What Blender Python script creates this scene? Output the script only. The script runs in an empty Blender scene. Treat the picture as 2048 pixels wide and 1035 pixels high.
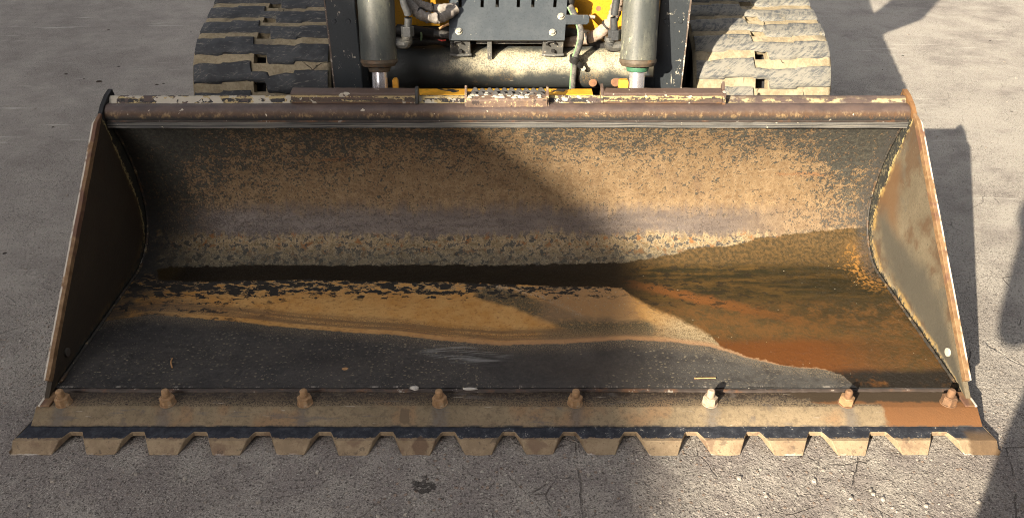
import bpy, bmesh, math, random
import numpy as np
from mathutils import Vector, Matrix
random.seed(7); rng = np.random.default_rng(7)
SC = bpy.context.scene; COL = SC.collection
R = math.radians

# ------------------------------------------------------------------ camera, sky, sun, exposure
PITCH = R(32); CP, SP = math.cos(PITCH), math.sin(PITCH)
CAM = Vector((0, -1.461, 1.318)); FPX, CX, CY = 1640., 1015., 517.
cd = bpy.data.cameras.new('camera'); cam = bpy.data.objects.new('camera', cd); COL.objects.link(cam)
cam.location = CAM; cam.rotation_euler = (R(90) - PITCH, 0, 0)
cd.sensor_width = 36; cd.lens = FPX / 2048 * 36; cd.shift_x = 9 / 2048; cd.clip_start = .02; cd.clip_end = 1000
SC.camera = cam
SUN_EL = R(22.3); SUN_H = (.604, .797)            # horizontal travel direction of the light
w = bpy.data.worlds.new('World'); SC.world = w; w.use_nodes = True
nt = w.node_tree; bg = nt.nodes['Background']; sk = nt.nodes.new('ShaderNodeTexSky')
sk.sky_type = 'NISHITA'; sk.sun_disc = False; sk.sun_elevation = SUN_EL; sk.sun_rotation = R(217.2)
sk.air_density = 1.0; sk.dust_density = 2.5; sk.ozone_density = .6
hs_ = nt.nodes.new('ShaderNodeHueSaturation'); hs_.inputs['Saturation'].default_value = .22; nt.links.new(sk.outputs[0], hs_.inputs['Color'])
wb_ = nt.nodes.new('ShaderNodeMix'); wb_.data_type = 'RGBA'; wb_.blend_type = 'MULTIPLY'; wb_.inputs[0].default_value = 1; wb_.inputs[7].default_value = (1, .955, .93, 1)   # hazy sky, daylight white balance
nt.links.new(hs_.outputs[0], wb_.inputs[6]); nt.links.new(wb_.outputs[2], bg.inputs[0]); bg.inputs[1].default_value = .082
sd = bpy.data.lights.new('sun', 'SUN'); sd.energy = 5.0; sd.angle = R(.5); sd.color = (1, .87, .68)
so = bpy.data.objects.new('sun', sd); COL.objects.link(so); so.location = (-6, -8, 6)
so.rotation_euler = Vector((SUN_H[0] * math.cos(SUN_EL), SUN_H[1] * math.cos(SUN_EL), -math.sin(SUN_EL))).to_track_quat('-Z', 'Y').to_euler()
SC.view_settings.view_transform = 'Standard'; SC.view_settings.look = 'None'
SC.view_settings.exposure = 1.6; SC.view_settings.gamma = 1
SC.cycles.use_denoising = True; SC.cycles.denoiser = 'OPENIMAGEDENOISE'; SC.cycles.denoising_input_passes = 'RGB_ALBEDO_NORMAL'; SC.cycles.denoising_prefilter = 'NONE'; SC.cycles.filter_width = 1.0; SC.cycles.max_bounces = 5; SC.cycles.diffuse_bounces = 3; SC.cycles.caustics_reflective = False; SC.cycles.caustics_refractive = False; SC.cycles.sample_clamp_indirect = 4

# ------------------------------------------------------------------ small node language
class E:
    def __init__(s, m, sock): s.m, s.s = m, sock
    def _b(a, op, b, sw=False): return a.m.math(op, b, a) if sw else a.m.math(op, a, b)
    def __add__(a, b): return a._b('ADD', b)
    __radd__ = __add__
    def __mul__(a, b): return a._b('MULTIPLY', b)
    __rmul__ = __mul__
    def __sub__(a, b): return a._b('SUBTRACT', b)
    def __rsub__(a, b): return a._b('SUBTRACT', b, True)
    def __truediv__(a, b): return a._b('DIVIDE', b)
class M:
    def __init__(s, name):
        s.mat = bpy.data.materials.new(name); s.mat.use_nodes = True
        s.nt = s.mat.node_tree; s.b = s.nt.nodes['Principled BSDF']
        t = s.nt.nodes.new('ShaderNodeTexCoord'); s.P = t.outputs['Object']
        x = s.nt.nodes.new('ShaderNodeSeparateXYZ'); s.nt.links.new(s.P, x.inputs[0])
        s.x, s.y, s.z = (E(s, x.outputs[i]) for i in range(3))
    def put(s, sock, v):
        if isinstance(v, E): v = v.s
        if isinstance(v, bpy.types.NodeSocket): s.nt.links.new(v, sock)
        elif isinstance(v, (tuple, list)): sock.default_value = tuple(v) + ((1,) if len(v) == 3 and sock.type == 'RGBA' else ())
        else: sock.default_value = v
    def math(s, op, *a):
        n = s.nt.nodes.new('ShaderNodeMath'); n.operation = op
        for i, v in enumerate(a): s.put(n.inputs[i], v)
        return E(s, n.outputs[0])
    def vec(s, x, y, z=0.):
        n = s.nt.nodes.new('ShaderNodeCombineXYZ')
        for i, v in enumerate((x, y, z)): s.put(n.inputs[i], v)
        return n.outputs[0]
    def mapv(s, v, sc=(1, 1, 1), rot=0, off=(0, 0, 0)):
        n = s.nt.nodes.new('ShaderNodeMapping'); s.put(n.inputs[0], v)
        n.inputs['Scale'].default_value = sc; n.inputs['Rotation'].default_value = (0, 0, rot); n.inputs['Location'].default_value = off
        return n.outputs[0]
    def noise(s, v, scale, det=4., rough=.6, dist=0., w=None):
        n = s.nt.nodes.new('ShaderNodeTexNoise'); s.put(n.inputs['Vector'], v)
        s.put(n.inputs['Scale'], scale); n.inputs['Detail'].default_value = det
        n.inputs['Roughness'].default_value = rough; n.inputs['Distortion'].default_value = dist
        return E(s, n.outputs[0])
    def vor(s, v, scale, feat='F1', rand=1.):
        n = s.nt.nodes.new('ShaderNodeTexVoronoi'); n.feature = feat; s.put(n.inputs['Vector'], v)
        n.inputs['Scale'].default_value = scale; n.inputs['Randomness'].default_value = rand
        if feat == 'DISTANCE_TO_EDGE': return E(s, n.outputs['Distance'])
        q = s.nt.nodes.new('ShaderNodeSeparateColor'); s.nt.links.new(n.outputs['Color'], q.inputs[0])
        return E(s, n.outputs['Distance']), E(s, q.outputs[0]), E(s, q.outputs[1])
    def warp(s, v, scale, amt, det=2.):
        n = s.nt.nodes.new('ShaderNodeTexNoise'); s.put(n.inputs['Vector'], v)
        n.inputs['Scale'].default_value = scale; n.inputs['Detail'].default_value = det
        a = s.nt.nodes.new('ShaderNodeVectorMath'); a.operation = 'SUBTRACT'; s.nt.links.new(n.outputs['Color'], a.inputs[0]); a.inputs[1].default_value = (.5, .5, .5)
        b = s.nt.nodes.new('ShaderNodeVectorMath'); b.operation = 'MULTIPLY_ADD'; s.nt.links.new(a.outputs[0], b.inputs[0]); b.inputs[1].default_value = (amt,) * 3; s.put(b.inputs[2], v)
        return b.outputs[0]
    def attr(s, name):
        n = s.nt.nodes.new('ShaderNodeAttribute'); n.attribute_name = name; return E(s, n.outputs['Fac'])
    def rnd(s): return E(s, s.nt.nodes.new('ShaderNodeObjectInfo').outputs['Random'])
    def nz(s):
        g = s.nt.nodes.new('ShaderNodeNewGeometry'); q = s.nt.nodes.new('ShaderNodeSeparateXYZ'); s.nt.links.new(g.outputs['Normal'], q.inputs[0]); return E(s, q.outputs[2])
    def edge(s):
        g = s.nt.nodes.new('ShaderNodeNewGeometry'); return E(s, g.outputs['Pointiness'])
    def sm(s, v, lo, hi):
        n = s.nt.nodes.new('ShaderNodeMapRange'); n.interpolation_type = 'SMOOTHSTEP'
        s.put(n.inputs[0], v); s.put(n.inputs[1], lo); s.put(n.inputs[2], hi); return E(s, n.outputs[0])
    def mn(s, a, b): return s.math('MINIMUM', a, b)
    def mx(s, a, b): return s.math('MAXIMUM', a, b)
    def ab(s, a): return s.math('ABSOLUTE', a)
    def mix(s, a, b, f, mode='MIX'):
        n = s.nt.nodes.new('ShaderNodeMix'); n.data_type = 'RGBA'; n.blend_type = mode
        s.put(n.inputs[0], f); s.put(n.inputs[6], a); s.put(n.inputs[7], b); return E(s, n.outputs[2])
    def out(s, col, rough=.7, bump=None, bd=.002, metal=0., spec=None, coat=None):
        s.put(s.b.inputs['Base Color'], col); s.put(s.b.inputs['Roughness'], rough); s.put(s.b.inputs['Metallic'], metal)
        if spec is not None: s.put(s.b.inputs['Specular IOR Level'], spec)
        if bump is not None:
            n = s.nt.nodes.new('ShaderNodeBump'); n.inputs['Distance'].default_value = bd; n.inputs['Strength'].default_value = 1.
            s.put(n.inputs['Height'], bump); s.nt.links.new(n.outputs[0], s.b.inputs['Normal'])
        return s.mat

# ------------------------------------------------------------------ materials
def mat_ground():
    m = M('worn_asphalt'); P = m.P; X, Y = m.x, m.y
    big = m.noise(P, .9, 4, .6); mid = m.noise(P, 7, 5, .65); fine = m.noise(P, 160, 3, .7); grit = m.noise(P, 420, 2, .6)
    c = m.mix((.26, .235, .212), (.395, .363, .322), m.sm(big * .5 + mid * .5, .36, .64))
    c = m.mix(c, (.45, .42, .37), m.sm(X, .9, 1.7) * m.sm(mid * .5 + big * .5, .35, .55) * .75)
    c = m.mix(c, (.225, .195, .185), m.sm(Y, .15, -.2) * m.sm(mid, .62, .40) * .6)
    c = m.mix(c, (.14, .122, .108), m.sm(fine, .53, .70) * .8)
    c = m.mix(c, (.50, .465, .41), m.sm(grit, .56, .72) * .6)
    w1 = m.warp(P, 30, .01)
    d, r1, r2 = m.vor(w1, 95)                       # aggregate stones
    st = m.sm(d, .42, .30) * m.sm(r1, .72, .76)
    worn = m.sm(m.noise(P, 1.7, 3), .40, .58) * m.sm(Y, 1.2, -.1)
    st = st * m.mx(worn, .25)
    c = m.mix(c, m.mix((.54, .50, .44), (.34, .25, .19), m.sm(r2, .55, .6)), st * .85)
    d2, q1, q2 = m.vor(P, 210)
    c = m.mix(c, (.50, .47, .43), m.sm(d2, .38, .24) * m.sm(q1, .84, .87) * .8)
    c = m.mix(c, (.06, .052, .046), m.sm(d2, .42, .25) * m.sm(q2, .88, .91) * .8)
    # cracks, more of them to the right
    cm = m.sm(m.noise(P, 1.3, 3) + m.sm(X, .2, 1.4) * .25, .50, .66) * (m.sm(Y, 1.4, .2) * .8 + .2)
    wp = m.warp(m.warp(P, 3.5, .07), 28, .012)
    e1 = m.vor(wp, 3.6, 'DISTANCE_TO_EDGE'); e2 = m.vor(m.mapv(wp, (1, 1, 1), .4, (3, 1, 0)), 9, 'DISTANCE_TO_EDGE')
    brk = m.sm(m.noise(P, 9, 2), .42, .60)
    ck = m.mx(m.sm(e1, .007, .001) * cm * brk, m.sm(e2, .012, .002) * m.sm(m.noise(P, 1.9, 2), .54, .66) * cm * brk)
    c = m.mix(c, (.13, .112, .098), ck * .75)
    dp, p1, p2 = m.vor(P, 150)
    pits = m.sm(dp, .40, .22) * m.sm(p1, .62, .66); pm = m.sm(m.noise(P, 2.6, 3) + m.sm(Y, .6, -.2) * .16, .44, .58)
    c = m.mix(c, (.085, .072, .064), pits * m.mx(pm, .25) * .5)
    gr2 = m.noise(P, 260, 2, .8)
    c = m.mix(c, (.115, .098, .088), m.sm(gr2, .50, .40) * m.mx(pm, .35) * .55)
    c = m.mix(c, (.50, .46, .41), m.sm(gr2, .58, .68) * m.mx(pm, .35) * .55)
    # pale drag marks
    sv = m.warp(m.mapv(P, (2.2, 34, 1), .10), 1.2, .9)
    scr = m.sm(m.noise(sv, 1.3, 4, .6), .60, .68) * m.sm(m.noise(P, 2.1, 3), .48, .6) * m.sm(Y, .3, 1.1)
    c = m.mix(c, (.54, .51, .46), scr * .8)
    # black crumbs and an oil spot
    d3, a1, a2 = m.vor(P, 6.5)
    c = m.mix(c, (.03, .022, .018), m.sm(d3 + m.noise(P, 120, 2) * .05, .075, .06) * m.sm(a1, .5, .52))
    ox = X + .172; oy = Y + .255
    od = m.math('SQRT', ox * ox * .8 + oy * oy * .8 + (ox + oy) * (ox + oy) * .9) + (m.noise(P, 48, 5, .7) - .5) * .15 + (m.noise(P, 20, 2) - .5) * .05
    c = m.mix(c, (.022, .019, .018), m.sm(od, .030, .020) * .8)
    h = fine * .5 + grit * .25 + st * .45 + mid * .5 - ck * 1.5 - m.sm(fine, .55, .7) * .5
    rr_ = m.noise(m.warp(P, 18, .03), 26, 6, .68)
    h = h - pits * .6 + gr2 * .4 + rr_ * 2.2 * m.sm(Y, .5, -.1) * m.sm(m.noise(P, 3.1, 2) + m.sm(X, -.1, .6) * .2, .42, .6)
    return m.out(c, .92, h, .0055, spec=.3)

def mat_interior():
    m = M('worn_bucket_steel'); X, S = m.x, m.attr('s'); wu, wl, ru = m.attr('wet_up'), m.attr('wet_lo'), m.attr('rust')
    UV = m.vec(X, S)
    n6 = m.noise(UV, 6, 5, .65); n25 = m.noise(UV, 25, 5, .7); n90 = m.noise(UV, 90, 4, .7); n300 = m.noise(UV, 300, 3, .7)
    # ---- floor: slate steel with specks
    sl = m.mix((.026, .025, .026), (.062, .057, .053), m.sm(n6 * .6 + n90 * .4, .36, .64))
    d, a, b = m.vor(m.mapv(UV, (.6, 1, 1)), 165)
    spk = m.sm(d, .38, .26) * m.sm(a + m.sm(X, .1, .6) * .2, .62, .7) * m.sm(m.noise(UV, 3.2, 3) + m.sm(X, .2, .7) * .2, .42, .54)
    d5, a5, b5 = m.vor(m.mapv(UV, (.55, 1, 1), .3), 290)
    spk = m.mx(spk * m.sm(b, .2, .5), m.sm(d5, .32, .2) * m.sm(a5 + m.sm(X, .1, .6) * .15, .72, .78) * m.sm(m.noise(UV, 2.4, 3) + m.sm(X, .2, .7) * .2, .42, .54))
    sl = m.mix(sl, (.25, .215, .15), spk * .7)
    sl = m.mix(sl, (.10, .098, .092), m.sm(X, .25, .65) * m.sm(n25, .3, .6) * .75)
    scx = (X + .10) / .13; scy = (S - .118 + (X + .1) * .16) / .042
    scu = m.sm(scx * scx + scy * scy, 1.1, .2) * m.sm(m.noise(m.mapv(m.warp(UV, 5, .05), (7, 150, 1), -.20), 1, 4, .7), .50, .60)
    sl = m.mix(sl, (.22, .22, .215), scu * .75)
    nick = m.sm(m.noise(m.mapv(UV, (6, 60, 1), .1), 1, 3, .6), .66, .78)
    sl = m.mix(sl, (.17, .15, .13), nick * .35)
    # ---- floor: dried rust bed
    rs = m.mix((.45, .225, .058), (.54, .315, .11), m.sm(n6 * .5 + n25 * .5, .38, .62))
    rs = m.mix(rs, (.22, .105, .036), m.sm(n90, .52, .68) * .6)
    rj = ru + (n90 - .5) * .014 + (n25 - .5) * .016
    rip = m.sm(ru, .014, .022) * m.sm(ru, .082, .05)
    bandn = m.noise(m.vec(X * 3., ru * 130.), 1.0, 3, .6, .6)
    rs = m.mix(rs, (.13, .078, .042), rip * m.mx(m.sm(bandn, .38, .55) * .75, m.sm(n300, .42, .58) * .85))
    # olive silt tongue and a pale crust above it
    sd_ = m.attr('silt') + (n25 - .5) * .035 + (n6 - .5) * .03 + (n90 - .5) * .02; g3 = m.noise(m.mapv(UV, (240, 420, 1)), 1, 3, .7)
    rs = m.mix(rs, m.mix((.17, .128, .068), (.050, .041, .024), m.sm(g3, .42, .56)), m.sm(sd_, .012, -.010) * m.mx(m.sm(n90, .25, .5), .6))
    cd_ = m.attr('crust') + (n25 - .5) * .03
    rs = m.mix(rs, (.44, .40, .31), m.sm(cd_, .016, .002) * m.sm(n300 * .6 + n90 * .4, .48, .56) * .9)
    rs = m.mix(rs, m.mix((.30, .185, .095), (.20, .125, .066), n90), m.sm(X + (n6 - .5) * .2, .04, .12) * m.sm(S + (n25 - .5) * .06, .235, .27) * m.sm(X + (n25 - .5) * .1, .37, .31) * .7)
    rs = m.mix(rs, (.42, .36, .26), m.sm(n300 * .5 + n90 * .5, .55, .62) * m.sm(X, .03, .16) * m.sm(S, .26, .32) * .75)
    rs = m.mix(rs, m.mix((.20, .14, .075), (.085, .06, .034), m.sm(g3, .44, .58)), m.sm(X + (n6 - .5) * .2, .06, .14) * m.sm(S + (n25 - .5) * .05, .235, .205) * m.sm(ru, .006, .02) * m.sm(X, .42, .30) * .8)
    wz = m.sm(X, .33, .45) * m.sm(S, .34, .24)
    rs = m.mix(rs, m.mix((.36, .29, .175), (.15, .115, .065), m.sm(n300 * .6 + n90 * .4, .45, .58)), wz * .85)
    rs = m.mix(rs, (.34, .195, .105), m.sm(ru, .03, .004) * m.sm(X, -.7, .2) * .8)
    # black scale flakes along the back of the floor
    fl = m.noise(m.mapv(m.warp(UV, 55, .026), (26, 58, 1)), 1, 5, .66)
    fm = m.sm(S, .33, .42) * m.sm(X, .45, .1) * .8 + m.sm(X, -.35, -.95) * .25
    flk = m.sm(fl + fm * .13, .585, .60)
    rim = m.sm(fl + fm * .13, .545, .575) * m.sm(fm, .2, .7)
    rs = m.mix(rs, (.30, .235, .14), rim * m.sm(S, .35, .42) * .8)
    rs = m.mix(rs, (.020, .018, .015), flk * m.sm(fm, .02, .25))
    rs = m.mix(rs, (.05, .043, .036), m.sm(X, -.74, -1.0) * m.sm(n25 + n6, .8, 1.1) * .8)
    sl = m.mix(sl, (.30, .275, .245), m.sm(S + (n90 - .5) * .006, .0045, .0015) * m.sm(m.noise(m.vec(X * 14., 1.), 1, 5, .8), .52, .60) * .8)
    cf = m.mix(sl, rs, m.sm(rj, -.004, .004))
    hal = m.sm(rj, -.05, 0.) * m.sm(m.noise(UV, 420, 2, .6), .50, .58)
    cf = m.mix(cf, (.25, .19, .115), hal * m.sm(rj, .002, -.002) * .85)
    # ---- back wall
    strk = m.noise(m.warp(m.mapv(UV, (26, 9, 1), .6), .6, 1.2), 1, 5, .7)
    strk2 = m.noise(m.warp(m.mapv(UV, (40, 7, 1), -.5, (4, 2, 0)), .6, 1.2), 1, 5, .7)
    wb = m.mix((.125, .077, .038), (.255, .178, .10), m.sm(strk * .25 + n25 * .25 + n90 * .5, .36, .64))
    wb = m.mix(wb, (.30, .215, .125), m.sm(strk2 * .35 + n90 * .65, .52, .66) * .65)
    wb = m.mix(wb, (.085, .048, .036), m.sm(n6 * .6 + strk * .4, .52, .68) * .5)
    wb = m.mix(wb, (.20, .085, .035), m.sm(m.noise(m.mapv(UV, (3, 22, 1), 1.1), 1, 3), .66, .72) * .5)
    ptm = m.sm(S, .74, .97) * .085 + m.sm(m.ab(X), .72, 1.04) * .10 + m.sm(X, .2, -.9) * .040 + (n6 - .5) * .20 + (n25 - .5) * .12
    ptn = m.noise(m.warp(UV, 60, .012), 130, 5, .75) * .6 + m.noise(m.warp(UV, 60, .02), 45, 5, .72) * .4
    pt = m.sm(ptn + ptm, .568, .600)
    pc = m.mix((.022, .026, .026), (.058, .062, .052), m.sm(n90, .45, .65))
    wb = m.mix(wb, pc, pt * .92)
    yel = m.sm(n300, .5, .6) * m.sm(S, .80, .69) * m.sm(n25, .45, .6)
    wb = m.mix(wb, (.34, .235, .125), yel * .8)
    sc2 = m.noise(m.mapv(m.warp(UV, 3, .1), (10, 90, 1), .75), 1, 4, .65); sc3 = m.noise(m.mapv(m.warp(UV, 3, .1), (9, 80, 1), -.6, (3, 1, 0)), 1, 4, .65)
    wb = m.mix(wb, (.31, .225, .135), m.sm(sc2, .66, .70) * .5)
    wb = m.mix(wb, (.075, .045, .028), m.sm(sc3, .64, .70) * .6)
    vs_ = m.noise(m.vec(X * 60., S * 5.), 1, 4, .7)
    wb = m.mix(wb, (.030, .026, .023), m.sm(n300 * .4 + n90 * .6, .555, .60) * .7)
    bn = (n25 - .5) * .06 + (n6 - .5) * .07 + (vs_ - .5) * .07
    sb = S + bn
    pol = m.sm(sb, .600, .622) * m.sm(sb, .725, .665) * (1. - m.sm(X, .62, .85) * .8) * m.sm(X, -1.0, -.82) * m.sm(n6, .25, .42)
    plc = m.mix((.082, .066, .060), (.115, .092, .080), m.sm(m.noise(m.mapv(UV, (8, 50, 1)), 1, 4), .35, .65))
    wb = m.mix(wb, plc, pol * (.93 - m.sm(n90, .56, .68) * .5))
    # scale band under the polished strip
    lowf = m.sm(S, .60, .53)
    k1 = m.noise(m.warp(UV, 70, .020), 40, 4, .65); k2 = m.noise(m.warp(m.mapv(UV, (1, 1, 1), 0, (5, 3, 0)), 70, .020), 52, 4, .65)
    cA = m.mix((.15, .11, .058), (.27, .20, .115), m.sm(k2, .42, .52))
    cA = m.mix(cA, (.21, .095, .032), m.sm(k1, .56, .62) * (1. - lowf * .7))
    cA = m.mix(cA, (.052, .047, .040), m.sm(k2 + lowf * .04, .535, .56))
    cA = m.mix(cA, m.mix((.125, .11, .075), (.050, .049, .040), m.sm(k1, .47, .53)), lowf * .68)
    cA = m.mix(cA, (.33, .275, .185), m.sm(m.ab(k1 - .5), .018, .004) * .55)
    wb = m.mix(wb, cA, m.sm(sb, .632, .600))
    wb = m.mix(wb, (.045, .042, .038), m.sm(X, -.90, -1.02) * m.sm(n25, .35, .5) * m.sm(S, .85, .6) * .8)
    c = m.mix(cf, wb, m.sm(S + (n25 - .5) * .03, .478, .490))
    # ---- standing wet
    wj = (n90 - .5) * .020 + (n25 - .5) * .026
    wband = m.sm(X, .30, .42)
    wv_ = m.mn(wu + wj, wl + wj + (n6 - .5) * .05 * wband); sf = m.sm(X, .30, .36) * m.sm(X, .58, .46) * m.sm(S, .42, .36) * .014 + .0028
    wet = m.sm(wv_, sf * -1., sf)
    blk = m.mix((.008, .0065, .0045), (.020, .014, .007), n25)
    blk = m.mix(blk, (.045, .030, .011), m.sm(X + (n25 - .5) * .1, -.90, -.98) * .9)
    st1 = m.noise(m.warp(m.mapv(UV, (5, 40, 1), -.05), .9, .8), 1, 5, .65)
    wr = m.mix((.020, .018, .009), (.085, .050, .016), m.sm(st1 * .6 + n25 * .4, .42, .60))
    wr = m.mix(wr, m.mix((.115, .058, .020), (.070, .046, .019), m.sm(n25 * .6 + n90 * .4, .42, .6)), m.sm(S + (st1 - .5) * .10, .375, .30))
    wr = m.mix(wr, (.030, .024, .012), m.sm(X + (n6 - .5) * .5, .55, .95) * m.sm(S, .17, .33) * m.sm(n25, .40, .55) * .8)
    wr = m.mix(wr, (.125, .046, .013), m.sm(S + (n6 - .5) * .05, .20, .155) * m.sm(X, 1.0, .72))
    diag = S - .385 + (X - .45) * .42
    wr = m.mix(wr, (.15, .060, .018), m.sm(m.ab(diag) + (n25 - .5) * .06, .035, .008) * m.sm(X, .85, .55) * .9)
    wr = m.mix(wr, (.020, .016, .010), m.sm(fl, .555, .575) * m.sm(S, .27, .35) * m.sm(X, 1.0, .6) * .9)
    wr = m.mix(wr, (.020, .017, .014), m.sm(S + (n25 - .5) * .05, .075, .045) * m.sm(n6 + n25, .75, 1.))
    wr = m.mix(wr, m.mix((.10, .062, .026), (.05, .036, .017), m.sm(n90, .4, .6)), m.sm(S, .50, .535))
    wr = m.mix(wr, (.34, .17, .045), m.sm(X + (n90 - .5) * .16 + (n25 - .5) * .16, .965, 1.0) * m.sm(m.ab(S - .49), .13, .05) * m.sm(n90, .46, .56) * .9)
    wr = m.mix(wr, (.5, .45, .35), m.sm(m.vor(UV, 60)[0], .10, .05) * m.sm(m.vor(UV, 60)[1], .8, .82))
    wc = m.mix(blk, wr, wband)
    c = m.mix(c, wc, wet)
    # corner weld flaking on the right
    c = m.mix(c, (.045, .043, .040), m.sm(m.ab(X) + (n25 - .5) * .05, 1.0, 1.03) * m.sm(S, .40, .50) * m.sm(n90, .38, .5) * .8)
    slate = (1. - m.sm(S, .478, .49)) * m.sm(rj, .004, -.004)
    rg = .80 - slate * .30 - pol * .33 - wet * (.28 + wband * .10) + (n90 - .5) * .15
    h = n90 * .5 + n300 * .35 + n25 * .5 - flk * m.sm(fm, .02, .25) * .25 + pt * .3
    return m.out(c, rg, h, .0022, spec=m.mx(.22, .40 - wet * .16))

def mat_side():
    m = M('side_plate_steel'); P = m.P; e = m.attr('e'); f = m.attr('f')
    n8 = m.noise(P, 8, 4, .6); n30 = m.noise(P, 30, 5, .7); n120 = m.noise(P, 120, 4, .7)
    lit = m.sm(m.x, -.5, .5)  # right plate coloured as sunlit, left as shaded; tone baked into the colour
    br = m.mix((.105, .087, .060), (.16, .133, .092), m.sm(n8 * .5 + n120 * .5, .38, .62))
    br = m.mix(br, (.045, .038, .028), m.sm(n120, .56, .66) * .6)
    br = m.mix(br, (.080, .047, .027), m.sm(m.noise(P, 5, 5, .6) + m.sm(f, .6, .1) * .12 + (n30 - .5) * .12, .50, .60) * .75)
    br = m.mix(br, (.085, .08, .066), m.sm(m.noise(P, 7, 5, .7), .52, .62) * m.sm(f, .3, .8) * .6)
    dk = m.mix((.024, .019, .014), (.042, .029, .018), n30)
    sy = m.noise(m.mapv(m.warp(P, 4, .08), (1, 26, 170), 0), 1, 4, .65)
    br = m.mix(br, (.20, .175, .13), m.sm(sy, .64, .70) * .5)
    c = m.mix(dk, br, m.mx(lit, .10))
    zn = m.z + (n8 - .5) * .10
    br = m.mix(br, (.125, .070, .034), m.sm(zn, .17, .24) * m.sm(zn, .40, .34) * m.sm(f + (n8 - .5) * .3, .62, .42) * lit * .8)
    br = m.mix(br, (.058, .056, .048), m.sm(zn, .24, .17) * m.sm(f + (n30 - .5) * .3, .12, .30) * m.sm(f, .95, .75) * .75)
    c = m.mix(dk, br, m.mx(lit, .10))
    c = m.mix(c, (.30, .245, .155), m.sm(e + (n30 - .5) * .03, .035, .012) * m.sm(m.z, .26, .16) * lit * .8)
    ej = e + (n30 - .5) * .05 + (n120 - .5) * .022 + (n8 - .5) * .05 + .048 - .050 * m.sm(m.z, .08, .36)
    c = m.mix(c, (.37, .25, .09), m.sm(ej, .095, .08) * m.sm(n30, .45, .6) * m.mx(lit, .12) * .8)
    c = m.mix(c, (.46, .37, .17), m.sm(ej, .078, .066) * m.sm(n120 * .5 + n30 * .5 + m.sm(m.z, .15, .34) * .08 + (1. - lit) * .05, .53, .60) * m.mx(lit, .85) * m.sm(m.z, .075, .15))
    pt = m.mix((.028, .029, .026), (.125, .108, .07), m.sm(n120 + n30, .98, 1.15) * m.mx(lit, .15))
    c = m.mix(c, pt, m.sm(ej, .070, .058))
    c = m.mix(c, m.mix((.020, .020, .022), (.20, .105, .045), lit * m.sm(n30, .3, .5)), m.sm(m.z + (n30 - .5) * .02, .488, .505))
    return m.out(c, .72, n120 * .5 + n30 * .5, .0015, spec=.3)

def mat_edge():
    m = M('rusted_edge_steel'); P = m.P; n = m.noise(P, 40, 5, .7); k = m.noise(P, 12, 3)
    c = m.mix((.15, .082, .036), (.25, .155, .078), m.sm(n, .35, .62))
    c = m.mix(c, (.13, .065, .04), m.sm(k + n * .4, .66, .78))
    out_ = m.sm(m.ab(m.x), 1.0585, 1.0605)
    c = m.mix(c, (.52, .47, .40), out_ * m.sm(m.noise(P, 16, 3), .38, .5))
    return m.out(c, .75, n, .0015)

def mat_rail():
    m = M('rail_steel'); P = m.P; v = m.attr('v'); X = m.x
    UV = m.vec(X, v)
    n = m.noise(m.mapv(UV, (14, 3.0, 1)), 1, 5, .7); n60 = m.noise(m.vec(X, v * .12), 70, 5, .72); n30 = m.noise(m.vec(X, v * .10), 28, 5, .68); big = m.noise(m.mapv(UV, (3.2, .5, 1)), 1, 3)
    vj = v + (n60 - .5) * .14
    pur = m.mix((.062, .045, .042), (.100, .070, .060), m.sm(n, .35, .65))
    c = pur
    # v: 0 strip bottom, .12 strip top, .2 tube start, .52 tube top, .6 groove, .85 ridge, 1 back
    c = m.mix(c, m.mix((.085, .045, .022), (.25, .165, .075), m.sm(n60 + (n - .5) * .3, .50, .64)), m.sm(vj, .40, .30))
    c = m.mix(c, (.024, .023, .022), m.sm(vj, .34, .24) * m.sm(n60 + big * .4 + m.sm(X, .2, -.8) * .05, .57, .62))
    st = m.mix((.085, .085, .082), (.20, .185, .16), m.sm(m.noise(m.vec(X * 4., v * 60.), 1, 4), .45, .65))
    c = m.mix(c, m.mix(st, (.022, .023, .025), m.sm(m.noise(m.vec(X * 3., v * 40. + 9.), 1, 4), .50, .60)), m.sm(v, .14, .125))
    stp = m.mx(m.sm(m.ab(X + .403), .172, .162), m.sm(m.ab(X - .407), .162, .152))
    rt = m.sm(X + (big - .5) * .3, .50, .62); chipz = m.sm(vj, .52, .55) * m.sm(vj, .90, .84) * (1. - rt * .88)
    c = m.mix(c, (.026, .025, .026), chipz * m.mx(m.sm(n30 + (big - .5) * .5, .44, .50), stp))
    lines = m.mx(m.sm(m.ab(vj - .575), .045, .02), m.sm(m.ab(vj - .80), .06, .03))
    c = m.mix(c, (.40, .31, .15), m.mx(lines * m.sm(n30 + (big - .5) * .6, .42, .50), m.sm(n30 + (big - .5) * .5, .58, .61)) * chipz * (1. - stp * .75))
    c = m.mix(c, (.40, .33, .18), rt * m.sm(m.ab(vj - .68), .10, .03) * m.sm(big + (n30 - .5) * .8, .46, .56))
    wv = m.noise(m.vec(X, v * .10 + 2.), 22, 4, .62)
    c = m.mix(c, (.42, .38, .31), chipz * m.sm(wv + m.sm(X, .1, -.9) * .05, .56, .57) * (1. - stp * .6))
    spot = m.noise(m.vec(X * 1., v * .2 + 5.), 36, 3, .55)
    c = m.mix(c, (.44, .39, .30), m.sm(spot, .70, .712) * m.sm(vj, .8, .5))
    return m.out(c, m.mx(.42, .75 - m.sm(v, .3, .45) * m.sm(v, .62, .5) * .3), n60 + n * .4, .0018)

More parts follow.
